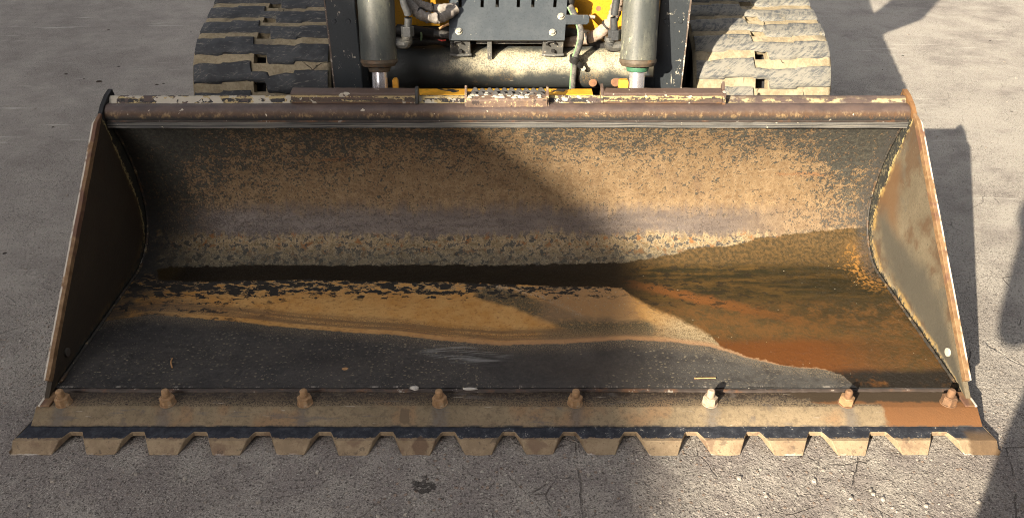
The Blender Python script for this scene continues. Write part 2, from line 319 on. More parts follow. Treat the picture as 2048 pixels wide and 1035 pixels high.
def mat_step():
    m = M('step_steel'); P = m.P; t = (m.z - .522) / .031
    st = m.noise(m.vec(m.x * 9., m.z * 160., m.y * 60.), 1, 5, .7); k = m.noise(P, 90, 4, .7); n = m.noise(P, 24, 4)
    tj = t + (k - .5) * .35
    c = m.mix((.070, .047, .040), (.115, .075, .055), n)
    mid = m.sm(tj, .18, .32) * m.sm(tj, .86, .74)
    c = m.mix(c, (.030, .027, .026), mid * m.sm(st + (k - .5) * .3, .46, .54))
    c = m.mix(c, (.40, .31, .15), mid * m.sm(st * .6 + k * .4 + m.sm(m.ab(tj - .68), .12, .02) * .09, .53, .57))
    c = m.mix(c, (.15, .08, .036), m.sm(tj, .25, .1) * m.sm(n, .4, .6))
    c = m.mix(c, (.42, .38, .31), m.sm(m.noise(P, 34, 3, .55), .68, .69))
    return m.out(c, .6, k + st * .5, .0014)

def mat_worn(name, base, rust, chip, a_rust=.5, a_chip=.6, sc=30, rough=.6, dark=None, a_dark=.6):
    m = M(name); P = m.P; n = m.noise(P, sc, 5, .7); k = m.noise(P, sc * 3.2, 4, .7); g = m.noise(P, sc * .3, 3)
    c = m.mix(base, tuple(min(1, x * 1.45 + .004) for x in base), m.sm(n, .35, .65))
    c = m.mix(c, rust, m.sm(n * .6 + g * .4, 1 - a_rust, 1.12 - a_rust))
    c = m.mix(c, chip, m.sm(k * .55 + n * .45, a_chip, a_chip + .04))
    if dark: c = m.mix(c, dark, m.sm(m.noise(P, sc * .8, 4, .65, .5), a_dark, a_dark + .03))
    return m.out(c, rough, k * .5 + n * .5, .001)

def mat_bar():
    m = M('cutting_bar_steel'); P = m.P; X, Y = m.x, m.y
    n = m.noise(P, 30, 5, .7); k = m.noise(P, 260, 3, .7); g = m.noise(P, 5, 3)
    dk = m.mix((.030, .025, .022), (.062, .046, .034), m.sm(n, .35, .65))
    dk = m.mix(dk, (.11, .055, .028), m.sm(Y + (n - .5) * .03, -.012, .004) * .7)
    tan = m.mix((.175, .136, .086), (.235, .182, .116), m.sm(n * .5 + g * .5, .38, .62))
    tan = m.mix(tan, (.25, .145, .075), m.sm(m.noise(P, 9, 3), .54, .66) * .6)
    tan = m.mix(tan, (.17, .125, .08), m.sm(k, .54, .70) * .55)
    d = Y + .056 + (g - .5) * .018
    f = m.mx(m.sm(d, .0015, -.0015), m.sm(d, .050, -.002) * m.sm(k + m.sm(d, .04, 0.) * .10, .53, .60) * .8)
    c = m.mix(dk, tan, f)
    sp_ = m.sm(Y + (m.noise(m.vec(X * 16., Y * 30.), 1, 5, .7) - .5) * .05 - m.sm(X, .35, .55) * -.006, -.024, -.018) * m.sm(X, -.25, .05)
    c = m.mix(c, (.026, .018, .013), sp_ * .85)
    bd_ = m.ab(X - .1545)
    for bx in (-1.0125, -.775, -.462, -.154, .462, .773, 1.006): bd_ = m.mn(bd_, m.ab(X - bx))
    c = m.mix(c, m.mix((.085, .078, .074), (.16, .14, .12), k), m.sm(bd_ + (n - .5) * .035 + (g - .5) * .02, .024, .004) * m.sm(Y, -.05, -.062) * .75)
    c = m.mix(c, (.10, .075, .052), m.sm(m.noise(P, 70, 4, .7), .54, .64) * .5)
    c = m.mix(c, (.13, .10, .066), m.sm(m.noise(P, 150, 4, .75), .50, .60) * .55)
    c = m.mix(c, (.11, .10, .095), m.sm(m.noise(m.mapv(P, (7, 40, 40)), 1, 4, .65), .60, .68) * .55)
    c = m.mix(c, (.40, .36, .30), m.sm(m.noise(m.mapv(m.warp(P, 20, .01), (16, 200, 200), .2), 1, 3), .68, .72) * .6)
    seep = m.sm(m.noise(P, 16, 4), .60, .68) * m.sm(m.noise(P, 3, 2), .5, .6)
    c = m.mix(c, (.10, .085, .075), seep * .6)
    # damp, orange right end and one dark drip
    wx = m.sm(X + (n - .5) * .05, .845, .86) * m.sm(Y, -.02, -.06) + m.sm(X + (n - .5) * .25 + Y * 2., .60, .64) * m.sm(Y, -.055, -.045)
    wc = m.mix((.125, .062, .028), (.17, .075, .028), n)
    wc = m.mix(wc, (.045, .032, .02), m.sm(Y + (n - .5) * .03, -.048, -.038))
    c = m.mix(c, wc, m.mn(wx, 1.))
    dx = m.mx(m.ab(X + .232) * 1.2, m.ab(Y + .078) * .8) + (n - .5) * .012
    c = m.mix(c, (.12, .088, .058), m.sm(dx, .014, .010) * .85)
    lo = m.sm(Y, -.0965, -.098)
    c = m.mix(c, (.05, .047, .045), lo * m.sm(n, .4, .6))
    return m.out(c, .85, k * .6 + n * .5, .0014, spec=.25)

def mat_teeth():
    m = M('serrated_edge_steel'); P = m.P; X, Y, Z = m.x, m.y, m.z
    n = m.noise(P, 45, 5, .72); k = m.noise(P, 240, 3, .7); g = m.noise(P, 6, 3)
    tan = m.mix((.225, .165, .105), (.30, .23, .148), m.sm(n * .6 + g * .4, .38, .62))
    tan = m.mix(tan, (.15, .10, .065), m.sm(k, .56, .7) * .5)
    tan = m.mix(tan, (.15, .095, .065), m.sm(m.noise(P, 18, 5, .65), .53, .63) * .65)
    tan = m.mix(tan, (.07, .055, .045), m.sm(m.noise(P, 60, 4, .7), .58, .66) * .5)
    tan = m.mix(tan, (.50, .48, .45), m.sm(Z + (k - .5) * .006, .0035, .001) * m.sm(m.noise(P, 9, 3), .52, .6) * .8)
    blue = m.mix((.020, .023, .032), (.05, .055, .068), m.sm(n, .4, .68))
    blue = m.mix(blue, (.30, .28, .25), m.sm(k * .5 + n * .5, .585, .62) * m.sm(X, -.5, .1))
    top = m.sm(Z, .0205, .0215) * m.sm(m.nz(), .8, .95)
    f = top * m.sm(Y + (n - .5) * .022 + (k - .5) * .008, -.1345, -.1315)
    sd2 = m.attr('e')
    f = f * m.sm(sd2 + (n - .5) * .006, .0004, .0020)
    c = m.mix(tan, blue, f)
    wx = m.ab(X - 1.055) + (n - .5) * .03
    c = m.mix(c, m.mix((.075, .052, .035), (.17, .11, .06), n), m.sm(wx, .045, .03) * m.sm(Y, -.10, -.13))
    d = m.ab(X + .192) + m.ab(Y + .15) * .7 + (n - .5) * .012
    c = m.mix(c, (.12, .075, .05), m.sm(d, .022, .016) * .8)
    return m.out(c, .82, k * .6 + n * .5, .0014, spec=.25)

def mat_paint(name, base, dusty, a_d=.5, fleck=(.33, .31, .27), a_f=.63, rough=.45, sc=18, rustc=(.17, .075, .035), a_r=.7, axis=(1, 1, 1)):
    m = M(name); P = m.mapv(m.P, axis); n = m.noise(P, sc, 5, .65); k = m.noise(P, sc * 5, 4, .7); g = m.noise(P, sc * .3, 3); q = m.noise(m.P, 200, 2, .6)
    c = m.mix(base, dusty, m.sm(n * .5 + g * .3 + k * .2, a_d, a_d + .2))
    c = m.mix(c, tuple(x * .6 for x in base), m.sm(q, .5, .7) * .5)
    sc1 = m.noise(m.warp(m.mapv(m.P, (60, 60, 9), .3), .5, 1.5), 1, 3)
    c = m.mix(c, fleck, m.sm(sc1, .70, .73) * .8)
    c = m.mix(c, fleck, m.sm(k * .6 + n * .4, a_f, a_f + .02))
    c = m.mix(c, rustc, m.sm(n * .4 + g * .6, a_r, a_r + .06))
    return m.out(c, rough, k * .4 + n * .4, .0008)

def mat_rubber(name, dust):
    m = M(name); P = m.P; n = m.noise(P, 14, 4, .65)
    s1 = m.noise(m.warp(m.mapv(P, (34, 60, 190), 0), .5, 1.1), 1, 6, .75)
    s2 = m.noise(m.warp(m.vec(m.x * 25. + m.z * 28., m.z * 150. - m.x * 95., m.y * 30.), .4, .8), 1, 5, .72)
    c = m.mix((.026, .029, .034), (.048, .052, .058), m.sm(n, .4, .6))
    s = m.mx(m.sm(s1, .56 - dust * .13, .70 - dust * .06), m.sm(s2, .57 - dust * .14, .70 - dust * .06) * m.sm(n, .45, .56))
    if dust > .5: c = m.mix((.205, .195, .165), (.070, .075, .080), m.sm(s1 * .4 + s2 * .6 + (n - .5) * .25, .44, .60))
    else: c = m.mix(c, (.27, .25, .21), s * (.55 + dust * .4))
    c = m.mix(c, (.27, .235, .165), m.sm(n * .5 + m.noise(P, 60, 4) * .5, .60 - dust * .03, .66) * (.35 + dust * .3))
    return m.out(c, .72, s1 * .7 + n * .5, .002)

def mat_mud():
    m = M('dried_mud_rubber'); P = m.P; n = m.noise(P, 22, 5, .65); k = m.noise(P, 120, 3, .7)
    c = m.mix((.225, .185, .122), (.335, .285, .195), m.sm(n * .6 + k * .4, .38, .62))
    ck = m.vor(m.warp(P, 30, .03), 9, 'DISTANCE_TO_EDGE')
    c = m.mix(c, (.055, .045, .032), m.sm(ck, .020, .006) * m.sm(m.noise(P, 11, 2), .56, .62))
    c = m.mix(c, (.10, .092, .08), m.sm(m.noise(P, 9, 4), .58, .68) * .6)
    return m.out(c, .95, n + k * .5, .003, spec=.1)

def mat_plain(name, c1, c2, sc=30, rough=.6, metal=0., bd=.0006):
    m = M(name); n = m.noise(m.P, sc, 4, .65); k = m.noise(m.P, sc * 5, 3)
    return m.out(m.mix(c1, c2, m.sm(n * .6 + k * .4, .36, .64)), rough, n + k * .5, bd, metal=metal)

def mat_tube():
    m = M('cross_tube_steel'); P = m.P; n = m.noise(P, 16, 4, .65); k = m.noise(P, 230, 3, .7)
    c = m.mix((.030, .034, .036), (.055, .06, .058), n)
    up = m.sm(m.nz() + (n - .5) * .9, -.25, .35) * m.sm(m.nz() + (n - .5) * .5, .98, .75)
    up = up * m.sm(m.x + (n - .5) * .2, -.24, -.04)
    c = m.mix(c, (.46, .41, .28), m.mx(up * m.sm(k + n * .4, .56, .74) * .95, up * .35))
    c = m.mix(c, (.19, .13, .065), m.sm(m.noise(P, 9, 3), .56, .64) * m.sm(k, .45, .6) * .7)
    c = m.mix(c, (.36, .33, .27), m.sm(m.noise(m.warp(m.mapv(P, (14, 60, 60), .5), .5, 1.5), 1, 3), .70, .73))
    return m.out(c, .55, k + n, .0008)

def mat_chrome():
    m = M('chromed_rod'); n = m.noise(m.mapv(m.P, (120, 120, 3)), 1, 2)
    return m.out(m.mix((.80, .79, .86), (.90, .89, .94), n), .26, metal=.8)

def mat_hose(name, base, dust, a=.45, sc=40):
    m = M(name); n = m.noise(m.P, sc, 4, .65); k = m.noise(m.P, 220, 3)
    return m.out(m.mix(base, dust, m.sm(n * .7 + k * .3, a, a + .22)), .8, n + k * .5, .0015)

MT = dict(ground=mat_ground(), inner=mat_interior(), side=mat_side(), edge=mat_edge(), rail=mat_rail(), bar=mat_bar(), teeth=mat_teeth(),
    step=mat_step(), nutrust=mat_worn('dark_rusty_nut_steel', (.135, .075, .04), (.20, .10, .045), (.30, .20, .12), .5, .60, 60, .8),
    grip=mat_worn('grip_step_steel', (.045, .044, .044), (.14, .075, .04), (.44, .40, .33), .45, .60, 40, .6),
    gripface=mat_worn('grip_face_rust', (.12, .080, .060), (.19, .11, .055), (.42, .33, .18), .48, .54, 40, .6, (.05, .035, .03), .60),
    weld=mat_worn('weld_bead_steel', (.034, .025, .021), (.105, .050, .024), (.26, .24, .21), .50, .60, 22, .65), seam=mat_worn('seam_weld_steel', (.030, .027, .023), (.085, .048, .024), (.24, .19, .11), .52, .56, 30, .65),
    nut=mat_worn('rusty_nut_steel', (.25, .15, .075), (.28, .20, .12), (.36, .28, .19), .5, .58, 60, .8),
    nutlight=mat_worn('dusty_nut_steel', (.30, .235, .175), (.27, .18, .11), (.40, .34, .28), .5, .58, 60, .8),
    back=mat_paint('bucket_back_paint', (.025, .026, .027), (.06, .05, .04)),
    arm=mat_paint('arm_paint', (.032, .038, .044), (.055, .062, .066), .5, (.40, .37, .30), .60, .42, 14),
    armedge=mat_worn('arm_chipped_edge', (.10, .075, .06), (.22, .15, .10), (.46, .42, .36), .42, .53, 40, .7),
    cyl=mat_paint('cylinder_paint', (.055, .062, .060), (.14, .14, .115), .44, (.32, .33, .22), .60, .5, 16, (.11, .06, .04), .62, (1, 1, .25)),
    gland=mat_worn('gland_steel', (.075, .058, .040), (.13, .075, .04), (.30, .26, .18), .5, .6, 50, .6),
    seal=mat_plain('green_seal', (.04, .13, .075), (.06, .17, .10), 60, .5),
    chrome=mat_chrome(), tube=mat_tube(),
    cover=mat_paint('cover_plate_paint', (.040, .050, .060), (.062, .072, .082), .46, (.26, .25, .22), .655, .5, 9),
    bracket=mat_worn('bracket_steel', (.085, .085, .08), (.20, .10, .05), (.42, .38, .30), .42, .58, 40, .6),
    bolt=mat_plain('zinc_bolt', (.42, .40, .33), (.55, .53, .45), 60, .4, .5),
    yellow=mat_paint('yellow_paint', (.58, .29, .018), (.50, .26, .03), .5, (.05, .045, .04), .66, .4, 14, (.28, .15, .02), .80),
    couple=mat_worn('coupler_yellow', (.60, .30, .022), (.52, .27, .03), (.62, .33, .05), .4, .66, 22, .5, (.025, .023, .022), .585),
    tab=mat_worn('tab_yellow', (.55, .27, .03), (.33, .15, .03), (.6, .34, .08), .5, .62, 40, .6),
    fit=mat_plain('steel_fitting', (.05, .053, .055), (.12, .115, .10), 45, .5, .2),
    pipe=mat_plain('steel_pipe', (.040, .043, .048), (.075, .078, .08), 30, .45, .2),
    wrap=mat_hose('cloth_wrap', (.25, .185, .14), (.40, .32, .26), .4), wrapgrey=mat_hose('grey_cloth_wrap', (.20, .18, .16), (.36, .33, .30), .4),
    black=mat_plain('black_rubber', (.010, .010, .010), (.028, .026, .025), 40, .6),
    hose=mat_hose('grey_hose', (.05, .052, .055), (.17, .155, .135), .42), green=mat_plain('green_stripe', (.12, .22, .11), (.22, .32, .18), 60, .6),
    red=mat_plain('red_wire', (.4, .03, .02), (.5, .05, .03), 60, .5), rustbolt=mat_worn('rust_boss', (.17, .085, .045), (.24, .12, .055), (.45, .36, .25), .5, .62, 50, .85),
    lugL=mat_rubber('track_lug_rubber', .12), lugR=mat_rubber('dusty_track_lug_rubber', .95), mud=mat_mud(),
    dark=mat_plain('dark_chassis', (.012, .012, .013), (.025, .023, .022), 12, .7),
    white=mat_plain('white_chip', (.36, .34, .30), (.50, .47, .43), 80, .8), crumb=mat_plain('paint_crumb', (.28, .25, .21), (.42, .39, .33), 60, .85),
    straw=mat_plain('dry_straw', (.36, .19, .08), (.45, .27, .13), 60, .8),
    leaf=mat_plain('dead_leaf', (.025, .017, .013), (.055, .035, .025), 90, .8), pebble=mat_plain('pebble', (.18, .158, .138), (.38, .345, .30), 25, .9),
    plug=mat_plain('pale_plug', (.42, .39, .33), (.48, .45, .39), 60, .6), plugd=mat_plain('dark_plug', (.06, .05, .04), (.08, .07, .055), 60, .6),
    wall=mat_plain('occluder_wall_paint', (.42, .38, .33), (.47, .43, .37), 2, .85), wall2=mat_plain('sky_blocker_paint', (.20, .18, .16), (.25, .22, .195), 2, .85), roof=mat_plain('roof_sheet', (.18, .17, .16), (.24, .22, .21), 3, .7),
    glass=mat_plain('window_glass', (.05, .06, .07), (.06, .07, .08), 2, .1),
    skin=mat_plain('skin', (.42, .24, .16), (.48, .29, .2), 30, .55), shirt=mat_plain('dark_shirt', (.05, .06, .08), (.07, .08, .1), 60, .85),
    jeans=mat_plain('denim', (.05, .07, .11), (.08, .1, .15), 90, .85), hair=mat_plain('brown_hair', (.04, .025, .015), (.06, .04, .025), 90, .6))

# ------------------------------------------------------------------ geometry helpers
def tag(o, label=None, cat=None, group=None, kind=None):
    for k, v in (('label', label), ('category', cat), ('group', group), ('kind', kind)):
        if v: o[k] = v
    return o
def thing(name, label, cat, loc=(0, 0, 0), group=None):
    o = bpy.data.objects.new(name, None); COL.objects.link(o); o.location = loc; o.empty_display_size = .1
    return tag(o, label, cat, group)
def wloc(p):
    v = Vector(p.location)
    while p.parent: p = p.parent; v += Vector(p.location)
    return v
def at(px, py, Y):                                   # a photo measurement turned into a point at its real distance Y
    r, d = (px - CX) / FPX, (py - CY) / FPX
    v = Vector((r, CP - d * SP, -SP - d * CP)); t = (Y - CAM.y) / v.y
    return CAM + v * t
class MB:
    def __init__(s): s.v, s.f, s.at = [], [], {}
    def add(s, vs, fs):
        n = len(s.v); s.v += [tuple(p) for p in vs]; s.f += [tuple(n + i for i in f) for f in fs]; return s
    def box(s, a, b):
        x0, y0, z0 = a; x1, y1, z1 = b
        return s.add([(x0,y0,z0),(x1,y0,z0),(x1,y1,z0),(x0,y1,z0),(x0,y0,z1),(x1,y0,z1),(x1,y1,z1),(x0,y1,z1)],
            [(0,3,2,1),(4,5,6,7),(0,1,5,4),(1,2,6,5),(2,3,7,6),(3,0,4,7)])
    def prism(s, poly, off):                         # polygon of 3D points extruded by a vector
        n = len(poly); o = Vector(off); a = [Vector(p) for p in poly]
        return s.add(a + [p + o for p in a], [tuple(range(n))[::-1], tuple(range(n, 2 * n))] + [(i, (i + 1) % n, n + (i + 1) % n, n + i) for i in range(n)])
    def ring(s, c0, c1, r0, r1, n=24, caps=True):
        a, b = Vector(c0), Vector(c1); q = (b - a).to_track_quat('Z', 'Y'); vs = []
        for c, r in ((a, r0), (b, r1)):
            for i in range(n): t = 2 * math.pi * i / n; vs.append(c + q @ Vector((r * math.cos(t), r * math.sin(t), 0)))
        fs = [(i, (i + 1) % n, n + (i + 1) % n, n + i) for i in range(n)]
        if caps: fs += [tuple(range(n))[::-1], tuple(range(n, 2 * n))]
        return s.add(vs, fs)
    def tube(s, pts, r, n=12, sub=6, wob=0., seed=0):
        P = [Vector(p) for p in pts]; C = []
        for i in range(len(P) - 1):
            p0, p1, p2, p3 = P[max(i-1,0)], P[i], P[i+1], P[min(i+2,len(P)-1)]
            for k in range(sub):
                t = k / sub; C.append(.5*((2*p1)+(p2-p0)*t+(2*p0-5*p1+4*p2-p3)*t*t+(3*p1-p0-3*p2+p3)*t**3))
        C.append(P[-1]); rr = random.Random(seed); vs = []; N = len(C)
        for i, c in enumerate(C):
            d = (C[min(i+1,N-1)] - C[max(i-1,0)]).normalized(); q = d.to_track_quat('Z', 'Y')
            R_ = r * (1 + wob * (rr.random() - .5) * 2)
            for k in range(n):
                t = 2*math.pi*k/n; q2 = R_ * (1 + wob * .5 * (rr.random() - .5)); vs.append(c + q @ Vector((q2*math.cos(t), q2*math.sin(t), 0)))
        fs = [(i*n+k, i*n+(k+1)%n, (i+1)*n+(k+1)%n, (i+1)*n+k) for i in range(N-1) for k in range(n)]
        fs += [tuple(range(n))[::-1], tuple((N-1)*n+k for k in range(n))]
        return s.add(vs, fs)
    def sheet(s, sec, xs, fn=None):                  # open cross-section of (y,z) swept along x
        n = len(sec); vs = []
        for i, x in enumerate(xs):
            for j, (y, z) in enumerate(sec):
                p = (x, y, z); vs.append(fn(i, j, p) if fn else p)
        return s.add(vs, [(i*n+j, (i+1)*n+j, (i+1)*n+j+1, i*n+j+1) for i in range(len(xs)-1) for j in range(n-1)])
    def build(s, name, mat, parent=None, smooth=False, bevel=0., attrs=None, local=False, recalc=True, angle=35, seg=2):
        me = bpy.data.meshes.new(name); off = Vector((0, 0, 0))
        me.from_pydata(s.v, [], s.f); me.update()
        if recalc:
            bm = bmesh.new(); bm.from_mesh(me); bmesh.ops.recalc_face_normals(bm, faces=bm.faces); bm.to_mesh(me); bm.free()
        for k, a in (attrs or {}).items():
            t = me.attributes.new(k, 'FLOAT', 'POINT'); t.data.foreach_set('value', np.asarray(a, dtype=np.float32))
        me.materials.append(mat); o = bpy.data.objects.new(name, me); COL.objects.link(o)
        if smooth:
            me.polygons.foreach_set('use_smooth', [True] * len(me.polygons))
            try: me.set_sharp_from_angle(angle=R(angle))
            except Exception: pass
        if bevel:
            b = o.modifiers.new('bevel', 'BEVEL'); b.width = bevel; b.segments = seg; b.limit_method = 'ANGLE'; b.angle_limit = R(35)
        if parent:
            o.parent = parent
            if not local: o.location = -wloc(parent)
        return o
def wavy(x, seed, amp, freqs=(3, 7, 17, 41, 97)):
    g = np.random.default_rng(seed); r = np.zeros_like(np.asarray(x, float))
    for k, f in enumerate(freqs): r += np.sin(np.asarray(x) * f + g.random() * 6.28) / (k + 1)
    return amp * r

# ------------------------------------------------------------------ setting: ground
g = MB()
ys = [-120, -30, -6, -2, 0, 2, 5, 30, 120]
g.add([(x, y, 0) for x in ys for y in ys], [(i*9+j, (i+1)*9+j, (i+1)*9+j+1, i*9+j+1) for i in range(8) for j in range(8)])
tag(g.build('ground', MT['ground']), kind='structure')
gv = MB(); rr = random.Random(3)
for i in range(760):
    x = rr.uniform(-2.6, 2.6); y = rr.uniform(-.45, 3.0) if rr.random() < .35 else rr.uniform(-.45, -.12)
    if abs(x) < 1.12 and -.20 < y < .7: continue
    if -1. < x < 1. and y > .75: continue
    r = rr.choice((.0018, .0025, .0025, .0035, .0035, .005, .0062)); a = rr.random() * 6.28
    pts = [(x + r*math.cos(a+t)*rr.uniform(.7,1.3), y + r*math.sin(a+t)*rr.uniform(.7,1.3), -.0005) for t in (0, 1.05, 2.1, 3.14, 4.2, 5.2)]
    top = [(x + (p[0]-x)*.6, y + (p[1]-y)*.6, r*rr.uniform(.5,.9)) for p in pts]
    gv.add(pts + top, [(k, (k+1)%6, 6+(k+1)%6, 6+k) for k in range(6)] + [tuple(range(6, 12))])
tag(gv.build('gravel', MT['pebble'], smooth=False), kind='stuff')

# ------------------------------------------------------------------ building, unseen and added so its eave shades the left half
ea = Vector((-6.97, 1.177, 0)); ed = Vector((.158, .987, 0)); en = Vector((-.987, .158, 0))
bl = thing('occluder', 'long pale building with a flat overhanging roof, unseen, added beyond the left edge to cast shade', 'occluder', ea)
def wp(a, n, z): return ea + ed * a + en * n + Vector((0, 0, z))
def slab(a0, a1, n0, n1, z0, z1): return MB().prism([wp(a0, n0, z0), wp(a1, n0, z0), wp(a1, n1, z0), wp(a0, n1, z0)], (0, 0, z1 - z0))
slab(-20, 2.2, .3, 6, 0, 6.3).build('wall', MT['wall'], bl)
slab(-20.3, 2.5, 0, 6.3, 6.305, 6.5).build('roof', MT['roof'], bl)
for a in (-14, -10, -6, -2):
    wn = slab(a, a + 1.6, .26, .32, 1.2, 2.5).build('window', MT['roof'], bl)
    slab(a + .08, a + 1.52, .25, .257, 1.28, 2.42).build('pane', MT['glass'], wn)

wk = thing('sky_blocker', 'tall plain workshop wall with a roller door, added unseen behind the photographer to cut sky light', 'occluder', (6., -7., 0))  # unseen mass added to dim the sky light reaching the bucket
MB().box((-1.6, -10., 0), (13., -5.0, 6.5)).build('wall', MT['wall2'], wk)
MB().box((-1.6, -10.2, 6.505), (13.2, -4.9, 6.7)).build('roof', MT['roof'], wk)
rd = MB().box((2., -4.995, 0), (6., -4.94, 4.)).build('roller_door', MT['roof'], wk)
for k in range(10): MB().box((2.05, -4.938, .1 + k*.385), (5.95, -4.92, .1 + k*.385 + .34)).build('slat', MT['roof'], rd)

# ------------------------------------------------------------------ photographer behind the camera (throws the shadow on the right edge)
def person():
    p = thing('person', 'person in dark shirt and jeans standing in front of the bucket, elbows out', 'person', (.085, -1.72, 0))
    J = {'pel': (0, 0, .96, .13), 'spine': (0, 0, 1.12, .115), 'chest': (0, .0, 1.34, .145), 'neck': (0, .0, 1.50, .055), 'head0': (0, .02, 1.58, .075), 'head1': (0, .02, 1.68, .085), 'head2': (0, .0, 1.75, .06),
         'hl': (-.09, 0, .90, .09), 'kl': (-.10, .03, .50, .06), 'al': (-.10, 0, .09, .04), 'tl': (-.11, .15, .035, .035),
         'hr': (.09, 0, .90, .09), 'kr': (.10, .03, .50, .06), 'ar': (.10, 0, .09, .04), 'tr': (.11, .15, .035, .035),
         'sl': (-.18, 0, 1.42, .06), 'el': (-.255, .0, 1.0, .050), 'wl': (-.20, .17, 1.22, .028), 'gl': (-.19, .215, 1.255, .03),
         'sr': (.18, 0, 1.42, .06), 'er': (.24, .04, 1.15, .045), 'wr': (-.02, .17, 1.22, .028), 'gr': (-.05, .205, 1.25, .03)}
    names = list(J); E_ = [('pel','spine'),('spine','chest'),('chest','neck'),('neck','head0'),('head0','head1'),('head1','head2'),('pel','hl'),('hl','kl'),('kl','al'),('al','tl'),
        ('pel','hr'),('hr','kr'),('kr','ar'),('ar','tr'),('chest','sl'),('sl','el'),('el','wl'),('wl','gl'),('chest','sr'),('sr','er'),('er','wr'),('wr','gr')]
    V = [J[n][:3] for n in names]; rad = [J[n][3] for n in names]; EE = [(names.index(a), names.index(b)) for a, b in E_]
    for w_, s in (('gl', -1), ('gr', 1)):            # four curled fingers and a thumb on each hand
        b = Vector(J[w_][:3]); bi = names.index(w_)
        for k in range(5):
            a = b + Vector((.02 * s * (1 if k < 4 else -1.3), .02, .022 - .016 * k if k < 4 else .03)); c = a + Vector((-.012 * s * (1 if k < 4 else -1), .028 - .003 * k, .0)); 
            V += [tuple(a), tuple(c)]; rad += [.0095, .008]; n = len(V); EE += [(bi, n - 2), (n - 2, n - 1)]
    me = bpy.data.meshes.new('body'); me.from_pydata(V, EE, []); o = bpy.data.objects.new('body', me); COL.objects.link(o); o.parent = p
    sk = o.modifiers.new('skin', 'SKIN'); lay = me.skin_vertices[0].data
    for i, r in enumerate(rad): lay[i].radius = (r, r * (.75 if i in (0, 1, 2) else 1))
    lay[0].use_root = True
    o.modifiers.new('sub', 'SUBSURF').levels = 2; o.modifiers['sub'].render_levels = 2
    me.materials.append(MT['shirt'])
    h = MB(); c = Vector((.085, -1.73, 1.70))
    for i in range(7):
        t = i / 6 * 1.5; h.ring(c + Vector((0, 0, .105 * math.sin(t))), c + Vector((0, 0, .105 * math.sin(t) + .018)), .095 * math.cos(t) + .01, .09 * math.cos(t) + .006, 16)
    h.build('hair', MT['hair'], p, True)
person()

# ------------------------------------------------------------------ BUCKET
bk = thing('loader_bucket', 'rusty steel loader bucket with a serrated bolt-on edge resting on the asphalt', 'bucket', (0, .3, 0))
def profile(fine=1):
    P = [(y, .055, y) for y in np.linspace(-.004, .47, 110 // fine)]
    for a in np.linspace(0, math.pi/2, 64 // fine)[1:]: P.append((.47 + .165*math.sin(a), .22 - .165*math.cos(a), .47 + .165*a))
    s0 = .47 + .165*math.pi/2
    for a in np.linspace(0, .505, 60 // fine)[1:]: P.append((.135 + .5*math.cos(a), .22 + .5*math.sin(a), s0 + .5*a))
    return np.array(P)
PR = profile()
xs = np.linspace(-1.05, 1.05, 441)
WU = [(-1.06, .447), (-1.0, .496), (-.963, .512), (-.593, .516), (-.021, .519), (.337, .527), (.41, .543), (.483, .554), (.543, .577), (.645, .583), (.733, .606), (.85, .62), (.996, .635), (1.06, .639)]
WLO = [(-1.06, .52), (-.995, .50), (-.975, .452), (-.856, .442), (-.579, .447), (-.299, .439), (-.021, .427), (.315, .41), (.335, .373), (.379, .322), (.437, .27), (.48, .227), (.518, .191), (.528, .154), (.592, .111), (.657, .082), (.749, .067), (.795, .043), (.805, .013), (.82, -.02), (1.06, -.05)]
RU = [(-1.06, .25), (-.938, .286), (-.733, .259), (-.532, .227), (-.272, .195), (-.144, .168), (-.019, .154), (.106, .158), (.295, .175), (.394, .17), (.503, .15), (.591, .105), (.657, .08), (.749, .067), (.812, .043), (.914, 0.), (1.06, -.01)]
def fld(tab, x): return np.interp(x, [p[0] for p in tab], [p[1] for p in tab])
m = MB(); nP = len(PR); vs = np.zeros((len(xs), nP, 3)); SS = np.tile(PR[:, 2], (len(xs), 1)); XX = np.tile(xs[:, None], (1, nP))
T = np.gradient(PR[:, :2], axis=0); T /= np.linalg.norm(T, axis=1)[:, None]; N = np.stack([-T[:, 1], T[:, 0]], 1)
disp = .0016*np.sin(XX*5+1)*np.sin(SS*9) + .0009*np.sin(XX*13+SS*21) + .0005*np.sin(XX*31-SS*17+2) + .0007*np.sin(SS*47+XX*3)
vs[..., 0] = XX; vs[..., 1] = PR[:, 0] + disp*N[:, 0]; vs[..., 2] = PR[:, 1] + disp*N[:, 1]
A, B = len(xs), nP
m.add(vs.reshape(-1, 3), [(i*B+j, (i+1)*B+j, (i+1)*B+j+1, i*B+j+1) for i in range(A-1) for j in range(B-1)])
wu = fld(WU, XX) - SS; wl = SS - fld(WLO, XX); ru = SS - fld(RU, XX)
def segd(pts, w):
    D = np.full(XX.shape, 9.)
    for (ax, ay), (bx, by) in zip(pts, pts[1:]):
        t = np.clip(((XX-ax)*(bx-ax) + (SS-ay)*(by-ay))/((bx-ax)**2 + (by-ay)**2), 0, 1); D = np.minimum(D, np.hypot(XX-ax-t*(bx-ax), SS-ay-t*(by-ay)))
    return (D - w).ravel()
silt = segd([(-.05, .385), (.03, .345), (.10, .30), (.18, .24), (.27, .236), (.35, .226)], .034); crust = segd([(-.08, .425), (.0, .41), (.09, .375), (.16, .31), (.19, .28)], .0)
shell = m.build('shell', MT['inner'], bk, True, attrs=dict(s=SS.ravel(), wet_up=wu.ravel(), wet_lo=wl.ravel(), rust=ru.ravel(), silt=silt, crust=crust), recalc=False, angle=80)
